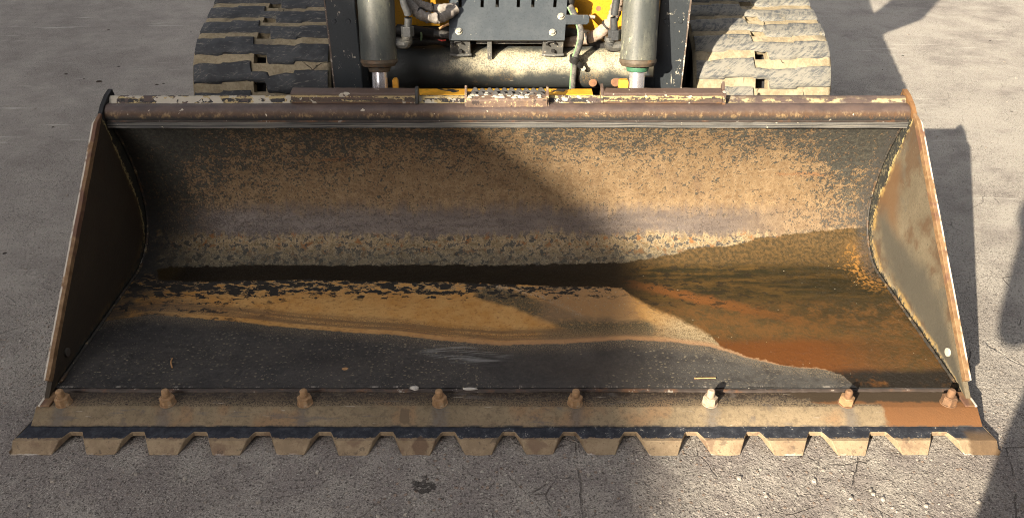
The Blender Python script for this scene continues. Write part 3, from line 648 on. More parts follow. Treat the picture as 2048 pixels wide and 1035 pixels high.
# outside of the shell
PC = profile(6); m = MB(); nn = len(PC); Tc = np.gradient(PC[:, :2], axis=0); Tc /= np.linalg.norm(Tc, axis=1)[:, None]
sec = [(PC[j, 0] + Tc[j, 1]*.014, PC[j, 1] - Tc[j, 0]*.014) for j in range(nn)]
m.sheet([(-.004, .0555)] + [(max(-.004, a), b) for a, b in sec] + [(PC[-1, 0], PC[-1, 1])], (-1.0495, 1.0495)); m.build('back_plate', MT['back'], bk, True)

# side plates: ruled between the bowl seam and the slanted front edge
def edge_pt(t):                                      # front edge, bottom to tip
    K = [(-.044, .046), (.508, .487), (.560, .525), (.598, .541), (.626, .546)]; L = [0, .80, .90, .96, 1.]
    return np.array([np.interp(t, L, [k[0] for k in K]), np.interp(t, L, [k[1] for k in K])])
def seam_pt(t):
    k = t / .86
    if k <= 1:
        s = k * PR[-1, 2]; return np.array([np.interp(s, PR[:, 2], PR[:, 0]), np.interp(s, PR[:, 2], PR[:, 1])])
    a = np.array([PR[-1, 0], PR[-1, 1]]); b = np.array([.632, .532]); c2 = np.array([.632, .50]); q = (k - 1) / (1/.86 - 1)
    return (1-q)*(1-q)*a + 2*q*(1-q)*c2 + q*q*b
def side(sx):
    m = MB(); NT_, NU = 120, 26; vs = []; e = []; f = []
    for lay in (0, 1):
        for i in range(NT_):
            t = i/(NT_-1); a, b = seam_pt(t), edge_pt(t)
            if lay == 1: a = a + np.array([.012, -.012])*(t < .3) + np.array([.014, 0])*(t >= .3)
            for j in range(NU):
                u = j/(NU-1); p = a + (b-a)*u; x = sx*(1.0505 + .011*lay + (.0012*math.sin(7*t+3*u) if lay == 0 else 0))
                vs.append((x, p[0], p[1])); e.append(np.linalg.norm(b-a)*u if t < .86 else .03); f.append(u)
    fs = []
    for lay in (0, 1):
        o = lay*NT_*NU; fs += [(o+i*NU+j, o+(i+1)*NU+j, o+(i+1)*NU+j+1, o+i*NU+j+1) for i in range(NT_-1) for j in range(NU-1)]
    o = NT_*NU
    fs += [(i*NU, (i+1)*NU, o+(i+1)*NU, o+i*NU) for i in range(NT_-1)] + [(i*NU+NU-1, (i+1)*NU+NU-1, o+(i+1)*NU+NU-1, o+i*NU+NU-1) for i in range(NT_-1)]
    fs += [(j, j+1, o+j+1, o+j) for j in range(NU-1)] + [((NT_-1)*NU+j, (NT_-1)*NU+j+1, o+(NT_-1)*NU+j+1, o+(NT_-1)*NU+j) for j in range(NU-1)]
    m.add(vs, fs)
    sp = m.build('side_plate', MT['side'], bk, True, attrs=dict(e=e, f=f))
    # reinforcing bar along the front edge, uneven like flame-cut steel
    pts = [edge_pt(t) for t in np.linspace(.055, .80, 62)] + [edge_pt(t) for t in np.linspace(.805, .86, 8)]
    P = np.array(pts); T = np.gradient(P, axis=0); T /= np.linalg.norm(T, axis=1)[:, None]; Nn = np.stack([T[:, 1], -T[:, 0]], 1)
    b = MB(); vs = []; n = len(P); jt = wavy(np.arange(n), 5 + (sx > 0), .0007, (.7, 1.9, 3.1))
    for i in range(n):
        tp = 1 - max(0, (i-62)/(n-62)); wdt = .011*tp + .003; q = P[i]
        for (dx, dn) in ((-.0012, -wdt + jt[i]), (-.0016, .003 + jt[i]), (.0125, .003 - jt[i]), (.0125, -wdt)):
            p = q + Nn[i]*dn; vs.append((sx*(1.0505 + dx*(.4 + .6*tp) + .001), p[0], p[1]))
    fs = [(i*4+k, i*4+(k+1) % 4, (i+1)*4+(k+1) % 4, (i+1)*4+k) for i in range(n-1) for k in range(4)] + [(0, 1, 2, 3), tuple((n-1)*4+k for k in (3, 2, 1, 0))]
    b.add(vs, fs).build('edge_bar', MT['edge'], sp, True, .0012)
    # weld fillet in the seam
    wd = MB(); ptsw = [(sx*(1.045), *(seam_pt(t) + np.array([-.0, .004]) if t < .45 else seam_pt(t) + np.array([-.005, 0]))) for t in np.linspace(.01, .855, 110)]
    wd.tube(ptsw, .0034, 8, 2, .3, 4).build('weld_bead', MT['seam'], sp, True)
    MB().ring((sx*1.0455, .0773, .0958), (sx*1.0505, .0773, .0958), .0105, .0105, 20).build('plug', MT['plug' if sx > 0 else 'plugd'], sp, True, .001)
    return sp
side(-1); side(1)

# top rail
sec = [(.5525, .4675), (.548, .468), (.548, .484), (.5515, .4865)]
for a in np.linspace(205, 75, 14): sec.append((.5755 + .0280*math.cos(R(a)), .4970 + .0270*math.sin(R(a))))
sec += [(.5840, .5215), (.588, .5235), (.596, .5320), (.602, .5362), (.608, .5355), (.614, .530), (.617, .52), (.619, .49)]
L = np.cumsum([0] + [math.dist(sec[i], sec[i+1]) for i in range(len(sec)-1)])
kv = np.interp(L, [L[0], L[1], L[2], L[3], L[4], L[17], L[19], L[21], L[-1]], [0, .02, .12, .16, .2, .55, .62, .85, 1.])
xr = np.linspace(-1.0495, 1.0495, 320)
ja = wavy(xr, 11, .0006); jb = wavy(xr, 12, .0005)
m = MB(); m.sheet([(.578, .462)] + sec, xr, lambda i, j, p: (p[0], p[1] + ja[i]*(1 + .6*math.sin(j)), p[2] + jb[i]*(1 + .5*math.cos(j*2))))
rail = m.build('top_rail', MT['rail'], bk, True, attrs=dict(v=np.tile(np.concatenate([[0], kv]), len(xr))), recalc=False, angle=50)
m = MB(); m.tube([(x, .5495 + wavy(x, 3, .0006), .4862) for x in np.linspace(-1.045, 1.045, 80)], .0028, 8, 2, .3, 8).build('weld_bead', MT['weld'], rail, True)

# two step plates and the serrated grip in the middle
def step(x0, x1):
    xs_ = np.linspace(x0, x1, 40); sec = [(.5795, .522), (.577, .526), (.5775, .549), (.580, .5525), (.609, .5555), (.613, .553), (.613, .525)]
    m = MB(); j1 = wavy(xs_, int(x0*100) % 50, .0005, (9, 31, 71))
    m.sheet(sec, xs_, lambda i, j, p: (p[0], p[1] + j1[i], p[2] + j1[(i*3) % 40]*.8))
    for e in (0, 39): m.f.append(tuple(e*7 + k for k in range(7)))
    s = m.build('step_plate', MT['step'], bk, False, .0012)
    MB().box((x0 + .012, .5735, .5165), (x1 - .004, .60, .5215)).build('spacer', MT['back'], s)
    return s
a = step(-.566, -.241); b = step(.252, .562)
MB().prism([(-.2405, .572, .525), (-.2405, .615, .52), (-.2405, .615, .556), (-.2405, .590, .566), (-.2405, .578, .560)], (.0075, 0, 0)).build('end_flange', MT['back'], a, False, .001)
MB().prism([(.2445, .574, .525), (.2445, .615, .52), (.2445, .612, .566), (.2445, .594, .560), (.2445, .580, .548)], (.007, 0, 0)).build('end_flange', MT['step'], b, False, .001)
MB().prism([(.5625, .572, .522), (.5625, .615, .52), (.5625, .612, .572), (.5625, .598, .556), (.5625, .576, .548)], (.008, 0, 0)).build('end_flange', MT['step'], b, False, .001)
def grip():
    m = MB(); x0, x1 = -.108, .104; xs_ = np.linspace(x0, x1, 30)
    sec = [(.566, .512), (.5625, .516), (.5625, .539), (.566, .5425), (.585, .5445), (.613, .5445), (.613, .512)]
    j = wavy(xs_, 31, .0008, (15, 41, 90)); m.sheet(sec, xs_, lambda i, k, p: (p[0], p[1] + j[i]*.7, p[2] + j[(i*2) % 30]))
    for e in (0, 29): m.f.append(tuple(e*7 + k for k in range(7)))
    gs = m.build('grip_step', MT['gripface'], bk, True, .0015)
    rr = random.Random(5)
    for y, ph, zt in ((.586, 0, .5535), (.601, .5, .558)):
        pts = []; n = 10; wd = (x1 - x0 - .02)/n
        for k in range(n):
            xa = x0 + .01 + (k + ph*.4)*wd; h = zt + rr.uniform(-.0025, .001)
            if k in (2, 8) and ph == 0: h -= .006
            pts += [(xa, y, zt - .009), (xa + wd*.32, y, h), (xa + wd*.62, y, h)]
        pts = [(x0 + .008, y, .542)] + pts + [(x1 - .004, y, zt - .009), (x1 - .004, y, .542)]
        MB().prism(pts, (0, .0045, 0)).build('grip_teeth', MT['grip'], gs)
    for x, dz in ((x0 - .004, .012), (x1 - .002, .006)):
        MB().prism([(x, .560, .512), (x, .617, .512), (x, .617, .556 + dz*.3), (x, .60, .553 + dz), (x, .575, .547)], (.006, 0, 0)).build('end_flange', MT['gripface'], gs, False, .001)
    d = MB()
    for k in range(26):                              # caked paint crumbs between the teeth
        x = rr.uniform(x0 + .01, x1 - .01); y = rr.uniform(.568, .598); r = rr.uniform(.004, .009)
        ang = [rr.random()*.5 + i*1.05 for i in range(6)]
        base = [(x + r*1.3*math.cos(t), y + r*.8*math.sin(t), .543) for t in ang]; top = [(x + r*.7*math.cos(t), y + r*.45*math.sin(t), .543 + r*.55) for t in ang]
        d.add(base + top, [(i, (i+1) % 6, 6+(i+1) % 6, 6+i) for i in range(6)] + [tuple(range(6, 12))])
    tag(d.build('paint_crumbs', MT['crumb'], gs), kind='stuff')
grip()

# cutting bar, its weld, the serrated edge and eight bolts
xb = np.linspace(-1.0695, 1.0655, 260); jz = wavy(xb, 21, .0003)
m = MB(); sec = [(.02, .0225), (.02, .047), (-.059, .047), (-.063, .0463), (-.0975, .0262), (-.099, .0248), (-.0985, .0225)]
m.sheet(sec, xb, lambda i, j, p: (p[0], p[1] + jz[i]*2*(j > 1), p[2] + jz[i]*(0 < j < 5)))
for e in (0, 259): m.f.append(tuple(e*7 + k for k in range(7)))
m.f += [(i*7+6, (i+1)*7+6, (i+1)*7, i*7) for i in range(259)]
bar = m.build('cutting_bar', MT['bar'], bk, True)
wx = np.linspace(-1.035, 1.035, 140)
MB().tube([(x, -.0055 + wavy(x, 41, .0009, (9, 23, 57, 120)), .0480 + wavy(x, 42, .0004, (11, 60))) for x in wx], .0055, 8, 2, .16, 3).build('weld_bead', MT['weld'], bar, True)
for sx in (-1, 1): MB().box((sx*1.052 - .014, -.062, .0472), (sx*1.052 + .014, -.012, .0520)).build('corner_gusset', MT['edge'], bar, False, .003)
tips = [(20,103),(171,229),(297,355),(424,480),(552,609),(677,735),(803,860),(929,984),(1052,1107),(1175,1231),(1299,1356),(1423,1481),(1549,1607),(1676,1732),(1806,1857),(1930,1999)]
tips = [((a - CX)/FPX*1.797, (b - CX)/FPX*1.797) for a, b in tips]
def teeth():
    out = []                                         # (x_bottom, y_bottom, x_top, y_top)
    tr_ = random.Random(11); last = len(tips) - 1
    for k, (a, b) in enumerate(tips):
        wy = tr_.uniform(-.0010, .0022); wr_ = tr_.uniform(-.0008, .0024); q = .0106
        if k: out += [(a - .0245, -.1145, a - .0245, -.1145), (a - .0212, -.1180, a - .0212, -.1180), (a - .0172, -.1262, a - .0172, -.1262)]
        else: out += [(a, -.164, a, -.1415)]
        if k: out += [(a - .0008, -.1610 + wy, a - q, -.1398 + wy), (a + .0015, -.1638 + wy, a - q + .0022, -.1416 + wy)]
        out += [(a + (b-a)*.5, -.1645 + wr_, a + (b-a)*.5, -.1418 + wy)]
        if k < last: out += [(b - .0015, -.1638 + wy, b + q - .0022, -.1416 + wy), (b + .0008, -.1610 + wy, b + q, -.1398 + wy),
            (b + .0172, -.1262, b + .0172, -.1262), (b + .0212, -.1180, b + .0212, -.1180), (b + .0245, -.1145, b + .0245, -.1145)]
        else: out += [(b, -.164, b, -.1415)]
    o = np.array(out)
    # dense outline so the worn rim can vary
    dn = []
    for i in range(len(o) - 1):
        n = max(1, int(math.dist(o[i][:2], o[i+1][:2])/.006)); dn += [o[i] + (o[i+1]-o[i])*k/n for k in range(n)]
    dn.append(o[-1]); o = np.array(dn); n = len(o)
    jy = wavy(np.arange(n), 9, .0004, (.9, 2.3, 4.1))
    xl, xr = o[0][2], o[-1][2]
    yb = lambda x: -.058 - .106*max(0, 1 - (x - xl)/.016) - .106*max(0, 1 - (xr - x)/.016)
    ot = np.stack([o[:, 2], o[:, 3] + jy*.7], 1)
    zb = lambda y: .0006 + .0105*min(max((y + .164)/.046, 0), 1)
    V = [(o[i][0], o[i][1] + jy[i], zb(o[i][1])) for i in range(n)] + [(ot[i][0], ot[i][1], .0205) for i in range(n)]; e = [0]*(2*n)
    qs = [.0012, .004, .008, .013, .020, .030, .045]
    for k, q in enumerate(qs):
        for i in range(n):
            b = max(yb(ot[i][0]), ot[i][1] + .0002); y = ot[i][1] + (q if k < 6 else 1); y = min(y, b); dd = ot - np.array([ot[i][0], y])
            V.append((ot[i][0], y, .022)); e.append(min(np.sqrt((dd**2).sum(1)).min(), .03))
    fs = [(a*n+i, a*n+i+1, (a+1)*n+i+1, (a+1)*n+i) for a in range(len(qs)+1) for i in range(n-1)]
    nb = len(V)
    for i in range(n): V.append((o[i][0], max(yb(o[i][0]), o[i][1] + .0002), .0112)); e.append(0)
    fs += [(i, i+1, nb+i+1, nb+i) for i in range(n-1)]
    m = MB(); m.add(V, fs)
    m.box((-1.062, -.0579, .0113), (1.050, .03, .0218)); e += [.03]*8
    for x, sg in ((xl, 1), (xr, -1)):
        m.add([(x, -.164, .0006), (x, -.1415, .0205), (x, -.1405, .022), (x + sg*.016, -.058, .022), (x + sg*.016, -.058, .0112)], [(0, 1, 2, 3, 4)]); e += [0, 0, .004, .01, 0]
    return m.build('serrated_edge', MT['teeth'], bk, False, attrs=dict(e=e))
teeth()
bolt_x = [-1.0125, -.775, -.462, -.154, .154, .462, .773, 1.006]
hexm = MB(); hexm.ring((0, 0, .0), (0, 0, .0185), .0170, .0170, 6); hexm.ring((0, 0, .0185), (0, 0, .0205), .0158, .0130, 6)
studm = MB(); studm.ring((0, 0, .02), (0, 0, .0355), .0088, .0086, 16); studm.ring((0, 0, .0355), (0, 0, .0385), .0086, .0060, 16)
wash = MB(); wash.ring((0, 0, 0), (0, 0, .0018), .0185, .0180, 24)
b0 = None
for k, x in enumerate(bolt_x):
    pos = Vector((x, -.047, .047)) - wloc(bk)
    if b0 is None:
        b0 = hexm.build('bolt', MT['nut'], bk, False, .0007, local=True)
        kids = [studm.build('stud', MT['nut'], b0, True, .0008, local=True), wash.build('washer', MT['nut'], b0, True, local=True)]
        o = b0
    else:
        o = b0.copy(); COL.objects.link(o)
        nm = {5: 'nutlight', 7: 'nutrust'}.get(k)
        if nm: o.data = b0.data.copy(); o.data.materials[0] = MT[nm]
        for c_ in kids:
            q = c_.copy(); q.parent = o; COL.objects.link(q)
            if nm or k == 6: q.data = c_.data.copy(); q.data.materials[0] = MT[nm or 'nutrust']
    o.location = pos; o.rotation_euler = (random.uniform(-.05, .05), random.uniform(-.05, .05), random.uniform(0, 1))

# loose bits lying in the bucket
def straw(pts, r, label, base):
    m = MB().tube(pts, r, 6, 4, .15, 2); o = m.build('straw', MT['straw'], smooth=True); tag(o, label, 'straw', 'dry straws in the bucket')
straw([(-.815, .102, .057), (-.812, .085, .059), (-.803, .066, .0575)], .0018, 'short bent straw lying on the dark floor at the left end of the bucket', None)
straw([(.440, .0270, .0575), (.465, .0275, .058), (.490, .0280, .0575)], .0017, 'straight orange straw lying on the bucket floor behind the pale dusty bolt', None)
def blob(name, mat, p, rx, ry, rz, label, cat, group=None, seed=1):
    rr = random.Random(seed); n = 9; c = Vector(p)
    ring = lambda q, z: [(c.x + rx*q*math.cos(6.283*i/n)*rr.uniform(.75, 1.2), c.y + ry*q*math.sin(6.283*i/n)*rr.uniform(.75, 1.2), c.z + z) for i in range(n)]
    m = MB(); m.add(ring(1, 0) + ring(.85, rz*.7) + ring(.45, rz), [(k*n+i, k*n+(i+1) % n, (k+1)*n+(i+1) % n, (k+1)*n+i) for k in (0, 1) for i in range(n)] + [tuple(range(2*n, 3*n)), tuple(range(n))[::-1]])
    o = m.build(name, mat, smooth=True); return tag(o, label, cat, group)
blob('paint_chip', MT['white'], (-.216, -.005, .0545), .011, .007, .005, 'white paint chip on the weld line near the middle of the bucket', 'paint chip', None, 4)
blob('paint_chip', MT['white'], (-.088, -.008, .0545), .018, .004, .004, 'long thin whitish flake on the weld just right of a small bolt', 'paint chip', None, 6)
blob('rust_flake', MT['straw'], (-.389, .064, .0552), .009, .006, .002, 'small orange rust flake on the dark bucket floor', 'rust flake', None, 5)
for k, (px, py, r, lab) in enumerate([(198, 163, .011, 'largest dark leaf scrap on the asphalt behind the left bucket corner'), (168, 158, .005, 'tiny dark crumb left of the largest leaf scrap'),
        (314, 169, .006, 'dark crumb on the asphalt beside the left track, lower of a pair'), (327, 167, .005, 'dark crumb nearest to the left track'), (217, 60, .006, 'dark crumb alone on the asphalt at the top left'),
        (106, 254, .005, 'dark crumb on the asphalt left of the bucket side plate'), (132, 148, .007, 'small dark scrap at the far left behind the bucket')]):
    r_, d_ = (px-CX)/FPX, (py-CY)/FPX; v = Vector((r_, CP-d_*SP, -SP-d_*CP)); q = CAM + v*(CAM.z/-v.z)
    blob('leaf_scrap', MT['leaf'], (q.x, q.y, .0005), r*1.3, r*.8, r*.45, lab, 'leaf scrap', 'dark scraps on the asphalt', 20 + k)

# ------------------------------------------------------------------ LOADER
ld = thing('track_loader', 'compact track loader with dusty rubber tracks standing behind the bucket', 'loader', (.013, 1.6, 0))
# tracks
PIT = .0855
def track_path():
    pts = []
    c, r = (1.03, .40), .2
    pts += [(2.05, .895), (1.6, .752)]
    for a in np.linspace(104, 262, 60): pts.append((c[0] + r*math.cos(R(a)), c[1] + r*math.sin(R(a))))
    pts += [(1.35, .03), (1.42, .0), (2.15, .0), (2.22, .02)]
    c2 = (2.15, .70)
    for a in np.linspace(-20, 104, 30): pts.append((c2[0] + r*math.cos(R(a)), c2[1] + r*math.sin(R(a))))
    P = [np.array(p) for p in pts] + [np.array(pts[0])]
    d = np.cumsum([0] + [np.linalg.norm(P[i+1]-P[i]) for i in range(len(P)-1)])
    return np.array(P), d
TP, TD = track_path(); TL = TD[-1]; NL = int(round(TL/PIT)); PIT = TL/NL
def tpos(l):
    l = l % TL; e = .004
    f = lambda q: np.array([np.interp(q % TL, TD, TP[:, 0]), np.interp(q % TL, TD, TP[:, 1])])
    p = f(l); t = f(l+e) - f(l-e); t /= np.linalg.norm(t); return p, np.array([-t[1], t[0]])*1.0
# orientation check: normal must point outward
p_, n_ = tpos(TD[30]); SGN = 1. if n_[0] < 0 else -1.
def tpt(l, h): p, n = tpos(l); q = p + n*SGN*h; return q
def arc_at(zz):                                      # arc length where the front of the belt passes height zz
    for l in np.linspace(TD[2], TD[61], 400):
        if tpos(l)[0][1] <= zz: return l
def make_track(x0, lugmat, seed, zh):
    L0 = arc_at(zh) + .34*PIT + .0175
    W = .407; tr = MB(); rr = np.random.default_rng(seed)
    hu0, hu1 = .445, .535; hv0, hv1 = -.34*PIT - .035, -.34*PIT
    us = sorted(set(np.round(np.concatenate([[0, .012, .03, .97, .988, 1], np.linspace(.08, .92, 12), [hu0, hu1]]), 4)))
    us = [u for u in us if not (hu0 < u < hu1)]
    iu0 = us.index(hu0); drop = [(.012 if u in (0, 1) else .004 if u in (.012, .988) else 0) for u in us]
    ls = []
    for k in range(NL):
        b = L0 + k*PIT; ls += [b + hv0 - PIT*.5, b + hv0 - PIT*.38, b + hv0 - PIT*.12, b + hv0, b + hv0 + .012, b + hv0 + .023, b + hv1]
    n, mlen = len(us), len(ls); V = []
    for l in ls:
        for u, dr in zip(us, drop):
            q = tpt(l, -dr); V.append((x0 + u*W, q[0], q[1]))
    F = []
    for i in range(mlen):
        for j in range(n-1):
            if j == iu0 and i % 7 in (3, 4, 5): continue
            F.append((i*n+j, ((i+1) % mlen)*n+j, ((i+1) % mlen)*n+j+1, i*n+j+1))
    tr.add(V, F)
    # hole walls, belt edges
    for k in range(NL):
        b = L0 + k*PIT; a0, a1 = b+hv0, b+hv1; xa, xb_ = x0+hu0*W, x0+hu1*W
        T_ = [tpt(a0, 0), tpt((a0+a1)/2, 0), tpt(a1, 0)]; D_ = [tpt(a0+.002, -.024), tpt((a0+a1)/2, -.024), tpt(a1-.002, -.024)]
        for x in (xa, xb_): tr.add([(x, *q) for q in T_] + [(x + (.003 if x == xa else -.003), *q) for q in D_], [(0, 1, 4, 3), (1, 2, 5, 4)])
        for q in (0, 2): tr.add([(xa, *T_[q]), (xb_, *T_[q]), (xb_ - .003, *D_[q]), (xa + .003, *D_[q])], [(0, 1, 2, 3)])
    for x in (x0, x0+W):
        vs = [];
        for l in ls: q = tpt(l, -.012); s = tpt(l, -.030); vs += [(x, *q), (x + (.006 if x == x0 else -.006), *s)]
        tr.add(vs, [(2*i, 2*((i+1) % mlen), 2*((i+1) % mlen)+1, 2*i+1) for i in range(mlen)])
    t = tr.build('track', MT['mud'], ld, True, angle=40)
    # inner drum (idler) and frame seen through the holes
    MB().ring((x0 + .05, 1.03, .40), (x0 + W - .05, 1.03, .40), .150, .150, 32).build('idler_wheel', MT['dark'], t, True)
    MB().prism([(x0 + .05, 1.12, .25), (x0 + .05, 2.2, .12), (x0 + .05, 2.2, .72), (x0 + .05, 1.1, .50)], (W - .10, 0, 0)).build('track_frame', MT['dark'], t)
    for k in range(NL):                              # lugs
        cl = L0 + k*PIT
        p, nn_ = tpos(cl)
        if p[0] > 1.75: continue
        U = np.array([.018, .06, .12, .18, .215, .225, .27, .34, .40, .425, .435, .47, .50, .535, .548, .56, .62, .68, .735, .745, .78, .84, .90, .95, .982])
        j = lambda s: rr.normal(0, s, len(U))
        top = np.interp(U, [0, .216, .224, .426, .434, .547, .561, .736, .744, 1.], [.28, .30, .37, .38, .02, .0, -.02, -.02, .05, .06])
        bot = np.interp(U, [0, .216, .224, .426, .536, .547, .561, .736, .744, 1.], [-.31, -.33, -.28, -.26, -.31, -.60, -.64, -.65, -.58, -.57])
        top = top + j(.018); bot = bot + j(.018)
        if rr.random() < .3: q = rr.integers(3, 17); top[q] -= .12; top[q+1] -= .08
        m = MB(); V = []; rows = 9
        for i, u in enumerate(U):
            for r in range(rows):
                if r == 0: v, h = bot[i] - .05, -.002
                elif r == rows-1: v, h = top[i] + .05, -.002
                else:
                    q = (r-1)/(rows-3); v = bot[i] + (top[i]-bot[i])*q; h = .0085 - (.0025 if r in (1, rows-2) else 0) + rr.normal(0, .0003)
                if i in (0, len(U)-1): h = min(h, .004)
                pt = tpt(cl - v*PIT, h); V.append((x0 + u*W, pt[0], pt[1]))
        # end skirts
        F = [(i*rows+r, (i+1)*rows+r, (i+1)*rows+r+1, i*rows+r+1) for i in range(len(U)-1) for r in range(rows-1)]
        m.add(V, F)
        m.build('tread_lug', lugmat, t, True, angle=50)
make_track(-.925, MT['lugL'], 1, .474); make_track(.545, MT['lugR'], 2, .483)

# chassis, arms, tube
MB().box((-.495, 1.22, .20), (.52, 2.7, 1.08)).build('chassis', MT['dark'], ld, False, .02)
MB().box((-.30, 1.0, .42), (.30, 1.06, .585)).build('belly_plate', MT['dark'], ld, False, .004)
def arm(x0, x1, outer):
    poly = [(.76, .22), (.76, .93), (.90, 1.05), (.745, 1.27), (.79, 1.47), (1.0, 1.55), (1.6, 1.5), (1.6, 1.36), (1.08, 1.32), (1.05, .9), (.98, .60), (.98, .22)]
    a = MB().prism([(x0, y, z) for y, z in poly], (x1 - x0, 0, 0)).build('lift_arm', MT['arm'], ld, False, .004)
    xe = x0 if outer < 0 else x1
    m = MB(); zs = np.linspace(.24, .92, 60); jj = wavy(zs, 3 + outer, .0008, (20, 51, 110))
    V = []
    for z, q in zip(zs, jj): V += [(xe - outer*(.0035 + q), .7592, z), (xe + outer*.0006, .7592, z), (xe + outer*.0006, .766, z)]
    m.add(V, [(3*i+k, 3*i+3+k, 3*i+4+k, 3*i+1+k) for i in range(59) for k in (0, 1)])
    m.build('chipped_edge', MT['armedge'], a)
    for fx in (.25, .72):
        p = at(0, 42, .76); MB().ring((x0 + (x1-x0)*fx, .757, p.z), (x0 + (x1-x0)*fx, .7605, p.z), .0055, .007, 12).build('rivet', MT['arm'], a, True)
    return a
arm(-.49, -.407, -1); arm(.408, .491, 1)
tube = MB(); tube.ring((-.406, .92, .508), (.407, .92, .508), .0635, .0635, 64); tube = tube.build('cross_tube', MT['tube'], ld, True)

def cylinder(x, elbow_side, greenseal):
    ln = R(12); ax = Vector((0, math.sin(ln), math.cos(ln))); p0 = Vector((x, .700, .598)); r = .0485
    c = MB().ring(p0 + ax*.006, p0 + ax*.75, r, r, 48).build('tilt_cylinder', MT['cyl'], ld, True)
    gm = MB(); gm.ring(p0 - ax*.004, p0 + ax*.0055, r*1.03, r*1.03, 40); gm.ring(p0 - ax*.013, p0 - ax*.0042, r*.90, r*1.0, 40); gm.build('gland', MT['gland'], c, True, .001)
    MB().ring(p0 - ax*.028, p0 - ax*.016, .0285, .031, 32).build('seal_ring', MT['seal'] if greenseal else MT['gland'], c, True, .002)
    MB().ring(p0 - ax*.16, p0 - ax*.015, .0212, .0212, 32).build('rod', MT['chrome'], c, True)
    return c
cylinder(-.347, 1, False); cylinder(.352, -1, True)

# hydraulic fittings and pipes
def fitting(nx, ny, ex, ey, sx, pts, Y):
    a = at(ex, ey, Y)
    m = MB(); m.tube([a + Vector((-sx*.030, 0, -.002)), a + Vector((-sx*.006, 0, -.004)), a + Vector((0, -.001, .004)), a + Vector((0, 0, .022))], .0145, 10, 5)
    e = m.build('elbow_fitting', MT['fit'], ld, True)
    b = at(nx, ny, Y); MB().ring(b + Vector((0, 0, -.013)), b + Vector((0, .002, .013)), .0178, .0178, 6).build('hex_nut', MT['pipe'], e, False, .0015)
    P = [at(x, y, Y) for x, y in pts]
    MB().tube([b] + P, .0098, 14, 6).build('hydraulic_pipe', MT['pipe'], ld, True)
fitting(815, 62, 814, 84, 1, [(816, 30), (808, 6), (803, -25), (803, -70)], .715)
fitting(1229, 69, 1219, 90, -1, [(1228, 35), (1233, 0), (1237, -30), (1240, -70)], .715)

# cover plate on two brackets
Yc0, Yc1 = .83, .90
cp = [at(898, 80, Yc0), at(1129, 80, Yc0), at(1134, 8, Yc1), at(898, 8, Yc1)]
def lerp2(u, v): return cp[0].lerp(cp[1], u).lerp(cp[3].lerp(cp[2], u), v)
nrm = (cp[1]-cp[0]).cross(cp[3]-cp[0]).normalized()
if nrm.y > 0: nrm = -nrm
def cover():
    m = MB(); slots = [(.094, .02), (.22, .02), (.305, .02), (.44, .02), (.555, .02), (.73, .02), (.86, .02)]
    slots = [(920-898)/235, (964-898)/235, (994-898)/235, (1036-898)/235, (1065-898)/235, (1109-898)/235]
    us = [0.]; 
    for s in slots: us += [s - .014, s + .014]
    us += [1.]; vsl = [0, .45, .91, 1.13, 1.2]        # v>1 bends back
    V = []
    for lay in (0, 1):
        for v in vsl:
            for u in us:
                p = lerp2(u, v) if v <= 1.15 else lerp2(u, 1.14) + Vector((0, .05, .012))
                V.append(p - nrm*.005*lay)
    n, k = len(us), len(vsl); F = []; o = n*k
    hole = lambda i, j: i == 2 and j % 2 == 1
    for i in range(k-1):
        for j in range(n-1):
            if hole(i, j):
                q = [i*n+j, i*n+j+1, (i+1)*n+j+1, (i+1)*n+j]
                for a, b in ((0, 1), (1, 2), (2, 3), (3, 0)): F.append((q[a], q[b], q[b]+o, q[a]+o))
                continue
            F.append((i*n+j, i*n+j+1, (i+1)*n+j+1, (i+1)*n+j)); F.append((o+i*n+j, o+(i+1)*n+j, o+(i+1)*n+j+1, o+i*n+j+1))
    F += [(j, j+1, o+j+1, o+j) for j in range(n-1)]
    for j in (0, n-1): F += [(i*n+j, (i+1)*n+j, o+(i+1)*n+j, o+i*n+j) for i in range(k-1)]
    m.add(V, F); c = m.build('cover_plate', MT['cover'], ld, False)
    for px, py in ((918, 63), (1121, 33), (1106, 65)):
        u = (px-898)/233; v = (80-py)/72; p = lerp2(u, v)
        b = MB(); b.ring(p - nrm*.001, p + nrm*.003, .0105, .0105, 20); b.ring(p + nrm*.003, p + nrm*.0085, .0085, .0065, 6); b.build('bolt', MT['bolt'], c, False, .001)
    # added black sheet that makes the slots look dark inside
    p0 = at(902, 40, .975); p1 = at(1130, -60, .975); MB().box((p0.x, .962, p0.z), (p1.x, .975, p1.z)).build('slot_dark_sheet', MT['black'], ld)
    return c
cov = cover()
def bracket(px0, px1, hookx):
    a, b = at(px0, 82, Yc0 + .008), at(px1, 82, Yc0 + .008); zb = at(px0, 108, .868).z
    poly = [(a.x, a.y + .006, a.z + .006), (b.x, b.y + .006, a.z + .006), (b.x, .866, zb), (a.x, .866, zb)]
    k = MB().prism(poly, (0, .006, 0)).build('bracket', MT['bracket'], ld, False, .0015)
    mid = Vector(((a.x + b.x)/2, .8555, zb + .014))
    MB().ring(mid + Vector((0, -.004, 0)), mid + Vector((0, .004, 0)), .005, .005, 14).build('bolt_hole', MT['black'], k)
    h = Vector(((a.x*.62 + b.x*.38), .8435, zb + .038)); pts = [h + Vector((.013*math.cos(t), .0, .006*math.sin(t))) for t in np.linspace(-.3, 4.0, 9)]
    MB().tube(pts, .0026, 6, 2).build('hook_slot', MT['black'], k)
    MB().tube([(a.x - .002, .863, zb), (mid.x, .861, zb - .001), (b.x + .002, .863, zb)], .004, 8, 6, .2, 3).build('weld_bead', MT['bracket'], k, True)
bracket(899, 940, 0); bracket(1086, 1128, 1)
gx = at(975, 100, .87).x
